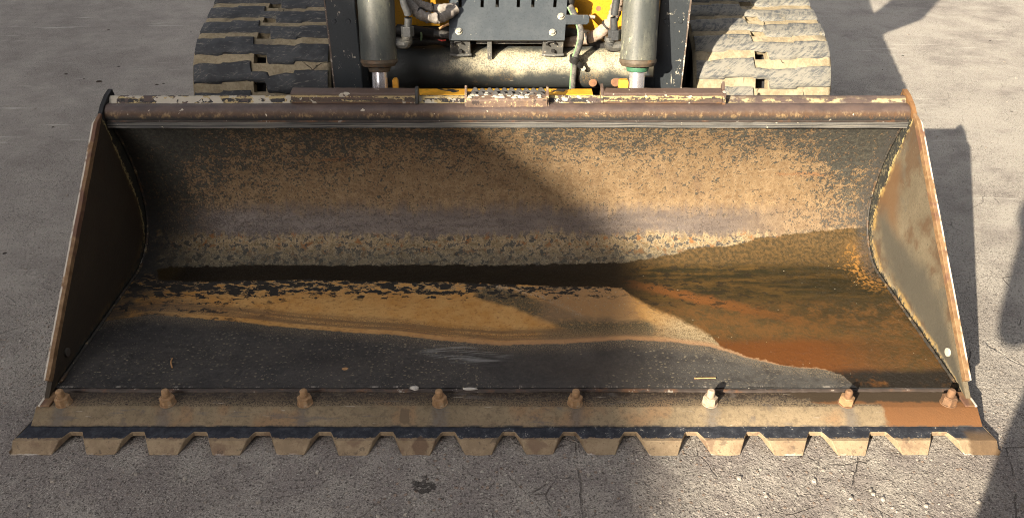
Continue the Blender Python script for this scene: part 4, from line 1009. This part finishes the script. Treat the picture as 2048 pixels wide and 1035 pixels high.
MB().prism([(gx, .845, .615), (gx, .90, .615), (gx, .90, .560), (gx, .862, .548)], (.013, 0, 0)).build('gusset', MT['bracket'], ld, False, .001)
MB().box((-.09, .872, .590), (.10, .892, .604)).build('spacer_bar', MT['bracket'], ld, False, .001)

# side tab of the cover, hoses, clamp
a = at(1131, 30, .845); b = at(1179, 30, .845); lz = at(1131, 49, .845).z
tabb = MB().prism([(a.x, .845, a.z), (b.x - .004, .845, a.z), (b.x, .845, a.z - .005), (b.x, .845, lz + .006), (b.x - .006, .845, lz), (a.x, .845, lz)], (0, .005, 0)).build('hose_bracket', MT['cover'], ld, False, .001)
MB().ring(at(1178, 33, .855), at(1190, 34, .855), .0055, .0045, 12).build('bracket_pin', MT['wrap'], tabb, True)
pth = [(1141, 14), (1147, 26), (1158, 48), (1162, 70), (1158, 91), (1150, 115), (1148, 136), (1146, 160), (1145, 185)]; Yh = [.90, .88, .855, .835, .832, .838, .845, .85, .86]
H = [at(x, y, q) for (x, y), q in zip(pth, Yh)]
hs = MB().tube(H, .0095, 14, 8).build('hydraulic_hose', MT['hose'], ld, True)
MB().tube([h + Vector((-.0070, -.0040, 0)) for h in H], .0034, 8, 8).build('green_stripe', MT['green'], hs, True)
c0 = at(1149, 117, .838); c1 = at(1166, 136, .848)
cl = MB(); dirv = (H[5]-H[6]).normalized(); cl.ring(c0 - dirv*.010, c0 + dirv*.010, .0145, .0145, 20); cl.tube([c0, c0.lerp(c1, .5) + Vector((0, -.004, 0)), c1], .009, 10, 4)
cl = cl.build('hose_clamp', MT['black'], ld, True, .001)
MB().ring(c1 + Vector((0, .004, -.001)), c1 + Vector((0, -.012, .003)), .0085, .0080, 6).build('bolt', MT['bolt'], cl, False, .001)
def hose(name, mat, pts, Y, r, wob=.1, ties=()):
    P = [at(x, y, Y + dy) for x, y, dy in pts]; o = MB().tube(P, r, 14, 7, wob, 5).build(name, mat, ld, True)
    for t in ties:
        i = int(t); p = P[i].lerp(P[i+1], t - i); d = (P[i+1]-P[i]).normalized(); MB().ring(p - d*.0025, p + d*.0025, r*1.1, r*1.1, 18).build('cable_tie', MT['black'], o, True)
hose('wrapped_hose', MT['wrap'], [(1241, -20, -.02), (1236, 4, -.02), (1224, 40, .0), (1205, 61, .01), (1184, 74, .02), (1160, 80, .03), (1130, 84, .05)], .87, .0165, .13, (2.5, 4.35))
hose('wrapped_hose', MT['wrapgrey'], [(820, -12, 0), (834, 6, .0), (856, 14, 0), (880, 17, .01), (910, 14, .03)], .86, .0125, .10, (2.3,))
hose('wrapped_hose', MT['wrapgrey'], [(812, -5, .02), (828, 18, -.01), (848, 33, -.02), (872, 36, -.01), (888, 33, 0), (912, 18, .03)], .85, .0145, .12, (1.4, 3.2))
hose('rubber_hose', MT['black'], [(795, 60, .03), (830, 62, .02), (870, 70, .02), (905, 74, .05)], .88, .016, .04)
hose('rubber_hose', MT['black'], [(798, 88, .02), (840, 84, .02), (880, 82, .02), (908, 90, .05)], .88, .012, .04)
hose('rubber_hose', MT['hose'], [(868, 66, 0), (885, 68, 0), (905, 71, .02)], .855, .010, .04)
hose('rubber_hose', MT['black'], [(1128, 62, .03), (1150, 66, .03), (1175, 72, .03), (1200, 90, .03), (1240, 100, .03)], .89, .018, .05)
hose('rubber_hose', MT['black'], [(1126, 50, .03), (1136, 20, .03), (1141, -10, .03)], .90, .016, .05)
MB().tube([at(876, 79, .853), at(884, 81, .85), at(892, 80, .853)], .0022, 6, 4).build('wire', MT['red'], ld, True)
MB().tube([at(842, 64, .86), at(843, 72, .858), at(842, 80, .86)], .003, 6, 4).build('cable_tie', MT['green'], ld, True)
MB().tube([at(878, 57, .835), at(898, 47, .84)], .0035, 6, 4).build('zip_strip', MT['straw'], ld, True)
# yellow front panel and coupler
def P3(px, py, Y): return tuple(at(px, py, Y))
poly = [(780, 52), (1000, 52), (1000, 84), (1168, 84), (1190, 92), (1262, 88), (1262, -80), (780, -80)]
yp = MB().prism([P3(x, y, 1.0) for x, y in poly], (0, .012, 0)).build('front_panel', MT['yellow'], ld, False, .001)
h = at(1197, 17, .9995); MB().ring(h, h + Vector((0, .002, 0)), .0075, .0075, 18).build('bolt_hole', MT['rustbolt'], yp)
MB().box((-.262, .655, .30), (.232, .700, .5195)).build('coupler_frame', MT['couple'], ld, False, .0015)
for px0, px1, py0, py1, Y, mt in ((784, 797, 158, 182, .69, 'tab'), (1238, 1256, 160, 182, .68, 'tab'), (1288, 1306, 154, 182, .745, 'arm')):
    a = at(px0, py0, Y); b = at(px1, py1, Y)
    MB().prism([(a.x, Y, b.z - .05), (a.x, Y, a.z - .004), (a.x + .004, Y, a.z), (b.x - .003, Y, a.z), (b.x, Y, a.z - .006), (b.x, Y, b.z - .05)], (0, .014, 0)).build('lever_tab', MT[mt], ld, False, .001)
for px, py, r in ((1186, 166, .0135), (1232, 164, .0165)):
    a = at(px, py, .862); MB().ring(a + Vector((0, .03, 0)), a + Vector((0, -.004, .002)), r*1.15, r*.9, 14).build('rusty_pin', MT['rustbolt'], ld, True, .002)
